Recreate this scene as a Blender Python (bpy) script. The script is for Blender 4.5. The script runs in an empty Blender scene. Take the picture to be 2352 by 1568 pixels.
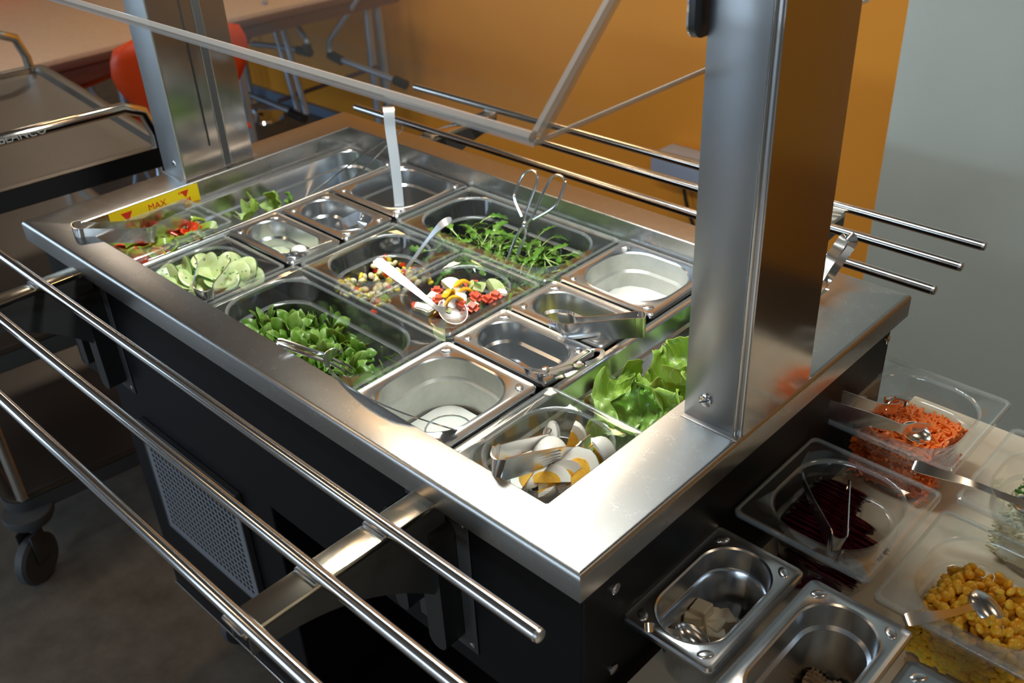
import bpy, bmesh, math, random
from mathutils import Vector, Matrix, noise
random.seed(11)
sc = bpy.context.scene
COL = sc.collection
V3 = Vector
# ------------------------------------------------------------------ camera, light, exposure
cd = bpy.data.cameras.new('camera'); cam = bpy.data.objects.new('camera', cd); COL.objects.link(cam)
cd.sensor_width = 36; cd.lens = 34.496; cd.clip_start = .02
cam.matrix_world = Matrix(((0.72202413, -0.34162123, 0.60164449, 0.4925955), (0.69046698, 0.41109946, -0.59519122, -0.52303798),
                           (-0.04400577, 0.84515807, 0.53270191, 1.53860863), (0, 0, 0, 1)))
cd.dof.use_dof = True; cd.dof.focus_distance = 1.15; cd.dof.aperture_fstop = 7.0
sc.camera = cam
sc.view_settings.view_transform = 'Standard'; sc.view_settings.look = 'None'
sc.view_settings.exposure = 0.0; sc.view_settings.gamma = 1; sc.view_settings.use_curve_mapping = False
sc.cycles.transparent_max_bounces = 32; sc.cycles.max_bounces = 8; sc.cycles.glossy_bounces = 6
sc.cycles.caustics_reflective = False; sc.cycles.caustics_refractive = False
sc.cycles.sample_clamp_indirect = 4.0
w = bpy.data.worlds.new('world'); sc.world = w; w.use_nodes = True
w.node_tree.nodes['Background'].inputs[0].default_value = (.75, .85, 1, 1)
w.node_tree.nodes['Background'].inputs[1].default_value = .25
def area(name, loc, target, sx, sy, power, color, spread=180):
    l = bpy.data.lights.new(name, 'AREA'); l.shape = 'RECTANGLE'; l.size = sx; l.size_y = sy; l.energy = power; l.color = color
    l.spread = math.radians(spread)
    o = bpy.data.objects.new(name, l); COL.objects.link(o); o.location = loc
    o.rotation_euler = (V3(target) - V3(loc)).to_track_quat('-Z', 'Y').to_euler(); return o
area('window_daylight', (-2.6, -3.9, 1.3), (-2.6, 0, 1.3), 2.3, 2.1, 52, (.60, .79, 1))
area('window_daylight', (.5, -3.9, 1.72), (.2, 0, 1.3), 1.7, .26, 42, (.66, .84, 1))
area('window_daylight', (-5.47, -2.1, 1.25), (-3, -1.7, 1.1), 2.9, 2.0, 74, (.60, .79, 1))
for lx, ly, e, c in ((-2.1, 1.0, 8, (1, .62, .28)), (-4.9, 1.4, 7, (1, .84, .68)), (-2.4, -1.3, 7, (1, .70, .42)), (.9, -1.2, 5, (1, .70, .42)), (1.8, .9, 8, (1, .78, .55)), (-1.3, 1.45, 11, (1, .80, .60))):  # the last pair are fills added to brighten the orange wall
    area('ceiling_lamp_and_fill', (lx, ly, 2.93), (lx, ly, 0), .4, .4, e, c)
LAMP = area('counter_lamp_light', (-.46, .272, 1.755), (-.46, .272, .9), .86, .13, 13.5, (.95, 1, .98))

# ------------------------------------------------------------------ materials
def mat(name, col, rough=.5, metal=0, **k):
    m = bpy.data.materials.new(name); m.use_nodes = True; nt = m.node_tree; b = nt.nodes['Principled BSDF']
    b.inputs['Base Color'].default_value = (*col, 1); b.inputs['Roughness'].default_value = rough; b.inputs['Metallic'].default_value = metal
    for a, v in (('spec', 'Specular IOR Level'), ('sss', 'Subsurface Weight'), ('coat', 'Coat Weight'), ('trans', 'Transmission Weight')):
        if a in k: b.inputs[v].default_value = k[a]
    if 'sss' in k: b.inputs['Subsurface Scale'].default_value = .006
    N = nt.nodes.new; L = nt.links.new
    tc = N('ShaderNodeTexCoord'); mp = N('ShaderNodeMapping'); L(tc.outputs[k.get('coord', 'Object')], mp.inputs[0])
    mp.inputs['Scale'].default_value = k.get('scale', (1, 1, 1))
    if 'col2' in k:
        n = N('ShaderNodeTexNoise'); n.inputs['Scale'].default_value = k.get('ns', 8); n.inputs['Detail'].default_value = k.get('nd', 6); n.inputs['Roughness'].default_value = .65
        L(mp.outputs[0], n.inputs[0]); r = N('ShaderNodeValToRGB'); r.color_ramp.elements[0].position = k.get('p0', .35); r.color_ramp.elements[1].position = k.get('p1', .65)
        r.color_ramp.elements[0].color = (*col, 1); r.color_ramp.elements[1].color = (*k['col2'], 1)
        L(n.outputs[0], r.inputs[0]); L(r.outputs[0], b.inputs['Base Color'])
    if 'bump' in k:
        n2 = N('ShaderNodeTexNoise'); n2.inputs['Scale'].default_value = k.get('bs', 40); n2.inputs['Detail'].default_value = 4
        L(mp.outputs[0], n2.inputs[0]); bp = N('ShaderNodeBump'); bp.inputs['Strength'].default_value = k['bump']; bp.inputs['Distance'].default_value = k.get('bd', .002)
        L(n2.outputs[0], bp.inputs['Height']); L(bp.outputs[0], b.inputs['Normal'])
    if 'rvar' in k:
        n3 = N('ShaderNodeTexNoise'); n3.inputs['Scale'].default_value = k.get('rs', 6); n3.inputs['Detail'].default_value = 5
        L(mp.outputs[0], n3.inputs[0]); mr = N('ShaderNodeMapRange'); mr.inputs['To Min'].default_value = rough - k['rvar']; mr.inputs['To Max'].default_value = rough + k['rvar']
        L(n3.outputs[0], mr.inputs[0]); L(mr.outputs[0], b.inputs['Roughness'])
    return m
def brushed(name, col, rough, aniso, axis, scratch=0.0):
    """steel brushed along a world axis, with fine scratches"""
    m = mat(name, col, rough, 1); nt = m.node_tree; b = nt.nodes['Principled BSDF']; N = nt.nodes.new; L = nt.links.new
    b.inputs['Anisotropic'].default_value = aniso
    cv = N('ShaderNodeCombineXYZ')
    tang = (0, 1, 0) if axis[0] else (1, 0, 0)
    for i in range(3): cv.inputs[i].default_value = tang[i]
    L(cv.outputs[0], b.inputs['Tangent'])
    tc = N('ShaderNodeTexCoord'); mp = N('ShaderNodeMapping'); L(tc.outputs['Object'], mp.inputs[0])
    mp.inputs['Scale'].default_value = [4 if a else 500 for a in axis]
    n = N('ShaderNodeTexNoise'); n.inputs['Scale'].default_value = 1.0; n.inputs['Detail'].default_value = 2; L(mp.outputs[0], n.inputs[0])
    bp = N('ShaderNodeBump'); bp.inputs['Strength'].default_value = .03; bp.inputs['Distance'].default_value = .0002; L(n.outputs[0], bp.inputs['Height']); L(bp.outputs[0], b.inputs['Normal'])
    n2 = N('ShaderNodeTexNoise'); n2.inputs['Scale'].default_value = 4; n2.inputs['Detail'].default_value = 2; L(tc.outputs['Object'], n2.inputs[0])
    mr = N('ShaderNodeMapRange'); mr.inputs['From Min'].default_value = .1; mr.inputs['From Max'].default_value = .9
    mr.inputs['To Min'].default_value = rough - .02; mr.inputs['To Max'].default_value = rough + .03; L(n2.outputs[0], mr.inputs[0]); L(mr.outputs[0], b.inputs['Roughness'])
    if scratch:
        nz = N('ShaderNodeTexNoise'); nz.inputs['Scale'].default_value = 90; nz.inputs['Detail'].default_value = 2; L(tc.outputs['Object'], nz.inputs[0])
        mx = N('ShaderNodeVectorMath'); mx.operation = 'SCALE'; mx.inputs['Scale'].default_value = .02; L(nz.outputs['Color'], mx.inputs[0])
        ad = N('ShaderNodeVectorMath'); L(tc.outputs['Object'], ad.inputs[0]); L(mx.outputs[0], ad.inputs[1])
        vo = N('ShaderNodeTexVoronoi'); vo.feature = 'DISTANCE_TO_EDGE'; vo.inputs['Scale'].default_value = 150; L(ad.outputs[0], vo.inputs[0])
        lt = N('ShaderNodeMath'); lt.operation = 'LESS_THAN'; lt.inputs[1].default_value = .02; L(vo.outputs['Distance'], lt.inputs[0])
        nm = N('ShaderNodeTexNoise'); nm.inputs['Scale'].default_value = 60; L(tc.outputs['Object'], nm.inputs[0])
        gt = N('ShaderNodeMapRange'); gt.inputs['From Min'].default_value = .48; gt.inputs['From Max'].default_value = .85; L(nm.outputs[0], gt.inputs[0])
        mu = N('ShaderNodeMath'); mu.operation = 'MULTIPLY'; L(lt.outputs[0], mu.inputs[0]); L(gt.outputs[0], mu.inputs[1])
        cm = N('ShaderNodeMix'); cm.data_type = 'RGBA'; cm.inputs['A'].default_value = (*col, 1); cm.inputs['B'].default_value = (.85, .84, .8, 1)
        L(mu.outputs[0], cm.inputs['Factor']); L(cm.outputs['Result'], b.inputs['Base Color'])
    return m
def clear(name, tint, haze, hazecol=(.9, .95, .95), rough=.04, ior=1.5):
    m = bpy.data.materials.new(name); m.use_nodes = True; nt = m.node_tree; nt.nodes.clear(); N = nt.nodes.new; L = nt.links.new
    out = N('ShaderNodeOutputMaterial'); tr = N('ShaderNodeBsdfTransparent'); tr.inputs[0].default_value = (*tint, 1)
    df = N('ShaderNodeBsdfDiffuse'); df.inputs[0].default_value = (*hazecol, 1)
    gl = N('ShaderNodeBsdfGlossy'); gl.inputs['Roughness'].default_value = rough; gl.inputs[0].default_value = (1, 1, 1, 1)
    fr = N('ShaderNodeFresnel'); ge = N('ShaderNodeNewGeometry'); mr = N('ShaderNodeMapRange')
    mr.inputs['To Min'].default_value = ior; mr.inputs['To Max'].default_value = 1 / ior; L(ge.outputs['Backfacing'], mr.inputs[0]); L(mr.outputs[0], fr.inputs[0])
    m1 = N('ShaderNodeMixShader'); m1.inputs[0].default_value = haze; L(tr.outputs[0], m1.inputs[1]); L(df.outputs[0], m1.inputs[2])
    m2 = N('ShaderNodeMixShader'); L(fr.outputs[0], m2.inputs[0]); L(m1.outputs[0], m2.inputs[1]); L(gl.outputs[0], m2.inputs[2])
    L(m2.outputs[0], out.inputs[0]); return m
ST = (.44, .43, .41)
M = dict(
 top_x=brushed('steel_brushed_along_x', ST, .27, .75, (1, 0, 0), .5), top_y=brushed('steel_brushed_end_strip', ST, .27, .75, (1, 0, 0), .15),
 col=brushed('steel_brushed_upright', (.58, .57, .56), .25, .5, (0, 0, 1)),
 colside=brushed('steel_smooth_upright', (.50, .47, .44), .13, .3, (0, 0, 1)),
 steel=mat('steel_pressed', (.61, .635, .66), .24, 1, rvar=.05, rs=30, coord='Object'),
 satin=mat('steel_satin', (.55, .54, .52), .30, 1, rvar=.06),
 polish=mat('steel_polished', (.72, .71, .70), .09, 1, rvar=.03, rs=20),
 toolw=mat('steel_utensil_matt', (.80, .80, .79), .42, 1), tool=mat('steel_utensil', (.70, .69, .68), .2, 1, rvar=.04, rs=30), trol=mat('trolley_steel', (.24, .215, .185), .36, 1, rvar=.04), arm=mat('bracket_steel_warm_tint', (.58, .52, .42), .17, 1, rvar=.03), col_dim=mat('steel_plate_dim', (.46, .475, .49), .30, 1, rvar=.03), col_lit=mat('steel_plate_lit', (.60, .63, .645), .40, 1, rvar=.03), rail=mat('steel_rail', (.66, .64, .61), .14, 1),
 black=mat('black_laminate', (.004, .004, .005), .45, spec=.2, bump=.15, bs=600, bd=.0003),
 dark=mat('dark_metal', (.09, .09, .092), .42, .6), blackgl=mat('black_plastic', (.02, .02, .02), .3), rubber=mat('grey_rubber', (.05, .05, .052), .6),
 clear=clear('clear_polycarbonate', (.972, .982, .978), .010), glass=clear('clear_acrylic', (.99, .99, .985), .002, rough=.01, ior=1.3),
 shelf=clear('clear_acrylic_shelf', (.99, .99, .985), .002, rough=.01, ior=1.03), rim=clear('polycarbonate_rim', (.93, .95, .945), .10, rough=.12), edge=clear('acrylic_cut_edge', (.66, .64, .60), .26, (.92, .86, .80), rough=.15),
 tubing=mat('grey_painted_tube', (.42, .50, .62), .32, .6), brown=mat('brown_edge', (.13, .065, .055), .45), beige=mat('beige_tabletop', (.62, .46, .34), .4, col2=(.68, .52, .40), ns=60),
 orange=mat('orange_wall_paint', (.84, .335, .034), .55, bump=.08, bs=300, bd=.0008, col2=(.88, .36, .040), ns=1.2, spec=.3),
 grey=mat('grey_wall_paint', (.42, .445, .40), .7, bump=.25, bs=160, bd=.001, col2=(.45, .475, .43), ns=2),
 white=mat('white_wall_paint', (.26, .25, .235), .8), ceil=mat('dark_ceiling_panels', (.16, .14, .12), .8), blue=mat('blue_grey_skirting', (.16, .22, .32), .5),
 floor=mat('speckled_linoleum', (.10, .085, .068), .42, col2=(.17, .148, .12), ns=14, nd=9, p0=.3, p1=.7, bump=.05, bs=80, coord='Object', spec=.4),
 seat=mat('orange_red_plastic', (.80, .075, .012), .38), cream=mat('cream_tabletop', (.72, .64, .50), .35, col2=(.75, .67, .54), ns=30),
 yellow=mat('yellow_sticker', (.85, .62, .01), .45), red=mat('red_print', (.62, .03, .01), .5), paper=mat('white_plastic', (.75, .75, .75), .4),
 mark=mat('dark_print', (.10, .09, .08), .4), blueish=mat('pale_blue_box', (.45, .52, .66), .5),
 pepr=mat('pepper_red', (.72, .045, .012), .2, sss=.15, col2=(.80, .10, .03), ns=40), pepg=mat('pepper_green', (.26, .42, .03), .22, sss=.15, col2=(.42, .55, .10), ns=40), pepo=mat('pepper_orange', (.90, .42, .015), .22, sss=.15, col2=(.95, .60, .03), ns=40),
 cucf=mat('cucumber_flesh', (.55, .68, .26), .22, sss=.3, col2=(.72, .82, .46), ns=60), cucs=mat('cucumber_skin', (.045, .14, .02), .35, col2=(.10, .24, .04), ns=80),
 feta=mat('white_cheese', (.92, .88, .76), .5, sss=.2, bump=.3, bs=220, bd=.001), tom=mat('tomato_flesh', (.62, .075, .035), .2, sss=.25, col2=(.78, .20, .12), ns=90),
 eggw=mat('egg_white', (.93, .91, .84), .28, sss=.2), yolk=mat('egg_yolk', (.93, .42, .015), .65, sss=.15, col2=(.98, .60, .06), ns=160, bump=.4, bs=350, bd=.0008),
 lamb=mat('corn_salad_leaf', (.055, .16, .012), .33, col2=(.13, .28, .03), ns=28, sss=.1), lamb2=mat('corn_salad_leaf_pale', (.15, .30, .045), .35, col2=(.25, .42, .10), ns=30, sss=.1),
 rocket=mat('rocket_leaf', (.06, .19, .012), .35, col2=(.14, .31, .03), ns=40, sss=.1), stem=mat('pale_leaf_stem', (.42, .58, .18), .35, sss=.1),
 kernel=mat('sweetcorn', (.90, .48, .03), .18, sss=.35, col2=(.95, .62, .07), ns=90), kernw=mat('pale_grain', (.85, .76, .48), .25, sss=.3), kerny=mat('yellow_grain', (.88, .68, .04), .22, sss=.3),
 carrot=mat('grated_carrot', (.90, .165, .018), .4, sss=.25, col2=(.98, .26, .05), ns=70), beet=mat('beetroot', (.055, .004, .012), .18, col2=(.10, .008, .022), ns=40),
 cabb=mat('grated_celeriac', (.78, .78, .55), .35, sss=.2), seed=mat('pale_seeds', (.62, .47, .30), .5, col2=(.75, .62, .45), ns=90), herb=mat('herb_green', (.05, .16, .02), .45),
 dress=mat('white_dressing', (.86, .86, .80), .22, sss=.2, bump=.2, bs=40, bd=.004), oil=mat('pale_green_dressing', (.72, .76, .55), .16, sss=.2), brownd=mat('dark_vinaigrette', (.07, .045, .015), .06),
 tube=mat('lamp_tube', (1, 1, 1), .5), pickle=mat('yellow_pickle', (.50, .46, .06), .2, sss=.2, col2=(.65, .60, .14), ns=40))
M['film_reflection'] = mat('cream_film_reflection', (.50, .52, .48), .3, .35, col2=(.72, .73, .69), ns=9)  # mostly the dressing's pale reflection painted on the steel, plus some cream film
t = M['tube'].node_tree.nodes['Principled BSDF']; t.inputs['Emission Color'].default_value = (.95, 1, .98, 1); t.inputs['Emission Strength'].default_value = 6
def leafmat(name, c1, c2, vein):
    m = mat(name, c1, .34, sss=.12); nt = m.node_tree; N = nt.nodes.new; L = nt.links.new; b = nt.nodes['Principled BSDF']
    at = N('ShaderNodeUVMap'); sp = N('ShaderNodeSeparateXYZ'); L(at.outputs[0], sp.inputs[0])
    # u across (-1..1 stored 0..1), v along: pale base and midrib, branching veins
    nz = N('ShaderNodeTexNoise'); nz.inputs['Scale'].default_value = 6; L(at.outputs[0], nz.inputs[0])
    a1 = N('ShaderNodeMath'); a1.operation = 'SUBTRACT'; L(sp.outputs[0], a1.inputs[0]); a1.inputs[1].default_value = .5
    a2 = N('ShaderNodeMath'); a2.operation = 'ABSOLUTE'; L(a1.outputs[0], a2.inputs[0])
    # side veins: saw of (v - |u|)
    s1 = N('ShaderNodeMath'); s1.operation = 'SUBTRACT'; L(sp.outputs[1], s1.inputs[0]); L(a2.outputs[0], s1.inputs[1])
    s1b = N('ShaderNodeMath'); s1b.operation = 'MULTIPLY_ADD'; L(nz.outputs[0], s1b.inputs[0]); s1b.inputs[1].default_value = .14; L(s1.outputs[0], s1b.inputs[2])
    s2 = N('ShaderNodeMath'); s2.operation = 'PINGPONG'; L(s1b.outputs[0], s2.inputs[0]); s2.inputs[1].default_value = .07
    s3 = N('ShaderNodeMapRange'); L(s2.outputs[0], s3.inputs[0]); s3.inputs['From Max'].default_value = .012; s3.inputs['To Min'].default_value = .7; s3.inputs['To Max'].default_value = 0
    m3 = N('ShaderNodeMapRange'); L(a2.outputs[0], m3.inputs[0]); m3.inputs['From Min'].default_value = .0; m3.inputs['From Max'].default_value = .05; m3.inputs['To Min'].default_value = 1; m3.inputs['To Max'].default_value = 0
    mxx = N('ShaderNodeMath'); mxx.operation = 'MAXIMUM'; L(s3.outputs[0], mxx.inputs[0]); L(m3.outputs[0], mxx.inputs[1])
    gr = N('ShaderNodeMapRange'); L(sp.outputs[1], gr.inputs[0]); gr.inputs['From Min'].default_value = .05; gr.inputs['From Max'].default_value = .6; gr.inputs['To Min'].default_value = .9; gr.inputs['To Max'].default_value = 0
    c = N('ShaderNodeMix'); c.data_type = 'RGBA'; c.inputs['A'].default_value = (*c1, 1); c.inputs['B'].default_value = (*c2, 1); L(nz.outputs[0], c.inputs['Factor'])
    c2_ = N('ShaderNodeMix'); c2_.data_type = 'RGBA'; L(c.outputs['Result'], c2_.inputs['A']); c2_.inputs['B'].default_value = (*vein, 1)
    mx2 = N('ShaderNodeMath'); mx2.operation = 'MAXIMUM'; L(mxx.outputs[0], mx2.inputs[0]); L(gr.outputs[0], mx2.inputs[1]); mm = N('ShaderNodeMath'); mm.operation = 'MULTIPLY'; L(mx2.outputs[0], mm.inputs[0]); mm.inputs[1].default_value = .75
    L(mm.outputs[0], c2_.inputs['Factor']); L(c2_.outputs['Result'], b.inputs['Base Color'])
    bp = N('ShaderNodeBump'); bp.inputs['Strength'].default_value = .5; bp.inputs['Distance'].default_value = .002; L(mxx.outputs[0], bp.inputs['Height']); L(bp.outputs[0], b.inputs['Normal'])
    return m
M['lett'] = leafmat('lettuce_leaf', (.24, .44, .035), (.38, .58, .09), (.74, .84, .48))
M['lettd'] = leafmat('lettuce_leaf_dark', (.10, .27, .02), (.17, .36, .04), (.34, .52, .13))

# ------------------------------------------------------------------ mesh helpers
def obj(name, bm, m, parent=None, smooth=True, loc=None):
    me = bpy.data.meshes.new(name); bm.normal_update(); bm.to_mesh(me); bm.free()
    for mm in (m if isinstance(m, (list, tuple)) else [m]): me.materials.append(mm)
    if smooth:
        for p in me.polygons: p.use_smooth = True
        me.set_sharp_from_angle(angle=math.radians(38))
    o = bpy.data.objects.new(name, me); COL.objects.link(o)
    if parent: o.parent = parent
    if loc: o.location = loc
    return o
def thing(name, label, cat, loc=(0, 0, 0), group=None, rz=0):
    o = bpy.data.objects.new(name, None); COL.objects.link(o); o.location = loc; o.rotation_euler = (0, 0, rz); o.empty_display_size = .02
    return tag(o, label, cat, group)
def tag(o, label=None, cat=None, group=None, kind=None):
    if label: o['label'] = label
    if cat: o['category'] = cat
    if group: o['group'] = group
    if kind: o['kind'] = kind
    return o
def box(bm, a, b, bev=0, seg=2, mi=0):
    r = bmesh.ops.create_cube(bm, size=1); s = [abs(b[i] - a[i]) for i in range(3)]; c = [(a[i] + b[i]) / 2 for i in range(3)]
    bmesh.ops.scale(bm, vec=s, verts=r['verts']); bmesh.ops.translate(bm, vec=c, verts=r['verts'])
    fs = {f for v in r['verts'] for f in v.link_faces}
    for f in fs: f.material_index = mi
    if bev: bmesh.ops.bevel(bm, geom=list({e for v in r['verts'] for e in v.link_edges}), offset=bev, segments=seg, affect='EDGES', profile=.5)
    return bm
def B(a, b, bev=.001, seg=2): return box(bmesh.new(), a, b, bev, seg)
def smooth_path(pts, n=6):
    pts = [V3(p) for p in pts]
    if len(pts) < 3: return pts
    out = []
    for i in range(len(pts) - 1):
        p0 = pts[max(i - 1, 0)]; p1 = pts[i]; p2 = pts[i + 1]; p3 = pts[min(i + 2, len(pts) - 1)]
        for k in range(n):
            t = k / n; t2 = t * t; t3 = t2 * t
            out.append(.5 * ((2 * p1) + (p2 - p0) * t + (2 * p0 - 5 * p1 + 4 * p2 - p3) * t2 + (3 * p1 - p0 - 3 * p2 + p3) * t3))
    out.append(pts[-1]); return out
def lerp_list(l, n):
    if not isinstance(l, (list, tuple)): return [l] * n
    r = []
    for i in range(n):
        f = i / (n - 1) * (len(l) - 1); k = min(int(f), len(l) - 2); r.append(l[k] + (l[k + 1] - l[k]) * (f - k))
    return r
def frames(P):
    T = [(P[min(i + 1, len(P) - 1)] - P[max(i - 1, 0)]).normalized() for i in range(len(P))]; return T
def tube(bm, pts, r, seg=8, sm=0, caps=True, closed=False):
    P = smooth_path(pts, sm) if sm else [V3(p) for p in pts]
    if closed: P = P[:-1] if (P[0] - P[-1]).length < 1e-5 else P
    R = lerp_list(r, len(P)); n = len(P)
    T = [(P[(i + 1) % n] - P[i - 1]).normalized() for i in range(n)] if closed else frames(P)
    u = T[0].orthogonal().normalized(); rings = []
    for i in range(n):
        u = (u - T[i] * u.dot(T[i])).normalized(); v = T[i].cross(u)
        rings.append([bm.verts.new(P[i] + (u * math.cos(2 * math.pi * k / seg) + v * math.sin(2 * math.pi * k / seg)) * R[i]) for k in range(seg)])
    for i in range(n if closed else n - 1):
        a, b = rings[i], rings[(i + 1) % n]
        for k in range(seg): bm.faces.new((a[k], a[(k + 1) % seg], b[(k + 1) % seg], b[k]))
    if caps and not closed: bm.faces.new(rings[0][::-1]); bm.faces.new(rings[-1])
    return bm
def TB(pts, r, seg=10, sm=0, **k): return tube(bmesh.new(), pts, r, seg, sm, **k)
def ribbon(bm, pts, width, wdir, th=.0012, sm=6):
    """flat metal strip following pts, its width along wdir"""
    P = smooth_path(pts, sm) if sm else [V3(p) for p in pts]; W = lerp_list(width, len(P)); T = frames(P)
    wd = [V3(wdir)] * len(P) if not isinstance(wdir[0], (tuple, list, Vector)) else [V3(wdir[min(int(i / (len(P) - 1) * (len(wdir) - 1)), len(wdir) - 2)]).lerp(V3(wdir[min(int(i / (len(P) - 1) * (len(wdir) - 1)), len(wdir) - 2) + 1]), (i / (len(P) - 1) * (len(wdir) - 1)) % 1 if i < len(P) - 1 else 1) for i in range(len(P))]
    rings = []
    for i, p in enumerate(P):
        wv = (wd[i] - T[i] * wd[i].dot(T[i])).normalized(); nn = T[i].cross(wv).normalized()
        rings.append([bm.verts.new(p + wv * W[i] / 2 * a + nn * th / 2 * b) for a, b in ((-1, -1), (1, -1), (1, 1), (-1, 1))])
    for i in range(len(P) - 1):
        for k in range(4): bm.faces.new((rings[i][k], rings[i][(k + 1) % 4], rings[i + 1][(k + 1) % 4], rings[i + 1][k]))
    bm.faces.new(rings[0][::-1]); bm.faces.new(rings[-1]); return bm
def RB(*a, **k): return ribbon(bmesh.new(), *a, **k)
def rrect(hx, hy, r, n=7):
    r = min(r, hx - 1e-4, hy - 1e-4); out = []
    for cx, cy, a0 in ((hx - r, hy - r, 0), (-hx + r, hy - r, 90), (-hx + r, -hy + r, 180), (hx - r, -hy + r, 270)):
        for k in range(n + 1):
            a = math.radians(a0 + 90 * k / n); out.append((cx + r * math.cos(a), cy + r * math.sin(a)))
    return out
def loft(bm, rings, cap0=False, cap1=False, mis=None):
    L = [[bm.verts.new(p) for p in r] for r in rings]; n = len(L[0])
    for i in range(len(L) - 1):
        for k in range(n):
            f = bm.faces.new((L[i][k], L[i][(k + 1) % n], L[i + 1][(k + 1) % n], L[i + 1][k]))
            if mis: f.material_index = mis[i]
    if cap0: bm.faces.new(L[0][::-1])
    if cap1:
        f = bm.faces.new(L[-1])
        if mis: f.material_index = mis[-1]
    return bm
def lathe(bm, prof, seg=24, c=(0, 0, 0)):
    return loft(bm, [[(c[0] + r * math.cos(2 * math.pi * k / seg), c[1] + r * math.sin(2 * math.pi * k / seg), c[2] + z) for k in range(seg)] for r, z in prof], True, True)
def orient(bm, z, at=(0, 0, 0), roll=0):
    q = V3(z).to_track_quat('Z', 'Y').to_matrix().to_4x4(); bmesh.ops.transform(bm, matrix=Matrix.Translation(V3(at)) @ q @ Matrix.Rotation(roll, 4, 'Z'), verts=bm.verts); return bm
def solid(o, t, off=-1):
    md = o.modifiers.new('thickness', 'SOLIDIFY'); md.thickness = t; md.offset = off; return o
def text(name, s, size, m, parent, loc, right, up, th=.0002, ax='CENTER'):
    c = bpy.data.curves.new(name, 'FONT'); c.body = s; c.size = size; c.extrude = th; c.align_x = ax; c.align_y = 'CENTER'
    o = bpy.data.objects.new(name, c); COL.objects.link(o)
    dg = bpy.context.evaluated_depsgraph_get(); me = bpy.data.meshes.new_from_object(o.evaluated_get(dg)); bpy.data.objects.remove(o)
    o = bpy.data.objects.new(name, me); me.materials.append(m); COL.objects.link(o)
    r = V3(right).normalized(); u = V3(up); u = (u - r * u.dot(r)).normalized(); n = r.cross(u)
    o.matrix_world = Matrix(((r.x, u.x, n.x, loc[0]), (r.y, u.y, n.y, loc[1]), (r.z, u.z, n.z, loc[2]), (0, 0, 0, 1)))
    if parent: o.parent = parent
    return o
def screw(parent, at, n, r=.006, name='screw', slot=True):
    bm = lathe(bmesh.new(), [(r, 0), (r, r * .18), (r * .75, r * .30), (r * .02, r * .34)], 16)
    if slot: box(bm, (-r * .9, -r * .09, r * .2), (r * .9, r * .09, r * .35), mi=1)
    orient(bm, n, at, .6); return obj(name, bm, [M['polish'], M['blackgl']], parent)

# ------------------------------------------------------------------ the room
def struct(name, a, b, m): return tag(obj(name, B(a, b, 0), m, smooth=False), kind='structure')
struct('floor', (-5.5, -4, -.05), (3, 2.2, 0), M['floor'])
struct('wall_back', (-5.5, 2.08, 0), (3, 2.2, 2.15), M['orange'])
struct('wall_back_upper', (-5.5, 2.08, 2.15), (3, 2.2, 3), M['grey'])  # unseen; made grey to keep orange out of the pan reflections
struct('wall_right', (3, -4, 0), (3.1, 2.2, 3), M['grey'])
struct('wall_left', (-5.6, -4, 0), (-5.5, 2.2, 3), M['white'])
struct('ceiling', (-5.6, -4.1, 3), (3.1, 2.2, 3.1), M['ceil'])
tag(obj('wall_pier', B((-.276, 1.3, 0), (.45, 2.0799, 3), .004), M['grey'], smooth=False), kind='structure')
tag(obj('baseboard_back', B((-5.5, 2.055, 0), (-.277, 2.0799, .045), .003), M['blue'], smooth=False), kind='structure')
fw = bmesh.new()
for a, b in (((-5.6, 0), (-3.75, 3)), ((-1.45, 0), (-.35, 3)), ((1.35, 0), (3.1, 3)), ((-3.75, 0), (-1.45, .25)), ((-.35, 0), (1.35, 1.58)), ((-3.75, 2.35), (-1.45, 3)), ((-.35, 1.86), (1.35, 3))):
    box(fw, (a[0], -4.1, a[1]), (b[0], -4, b[1]))
tag(obj('wall_front', fw, M['white'], smooth=False), kind='structure')
for i, x in enumerate((-2.6,)):
    wn = tag(obj('window_%d' % (i + 1), B((x - 1.15, -4.06, .25), (x + 1.15, -4.05, 2.35), 0), M['glass'], smooth=False), kind='structure')
    f = bmesh.new()
    for a, b in (((-1.15, .25), (-1.09, 2.35)), ((1.09, .25), (1.15, 2.35)), ((-.03, .25), (.03, 2.35)), ((-1.15, .25), (1.15, .31)), ((-1.15, 2.29), (1.15, 2.35))):
        box(f, (x + a[0], -4.08, a[1]), (x + b[0], -4.0, b[1]))
    obj('window_frame', f, M['paper'], wn, False)

tag(obj('window_2', B((-.35, -4.06, 1.58), (1.35, -4.05, 1.86), 0), M['glass'], smooth=False), kind='structure')
tag(obj('window_3', B((-5.50, -3.55, .25), (-5.49, -.65, 2.25), 0), M['glass'], smooth=False), kind='structure')
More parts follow.
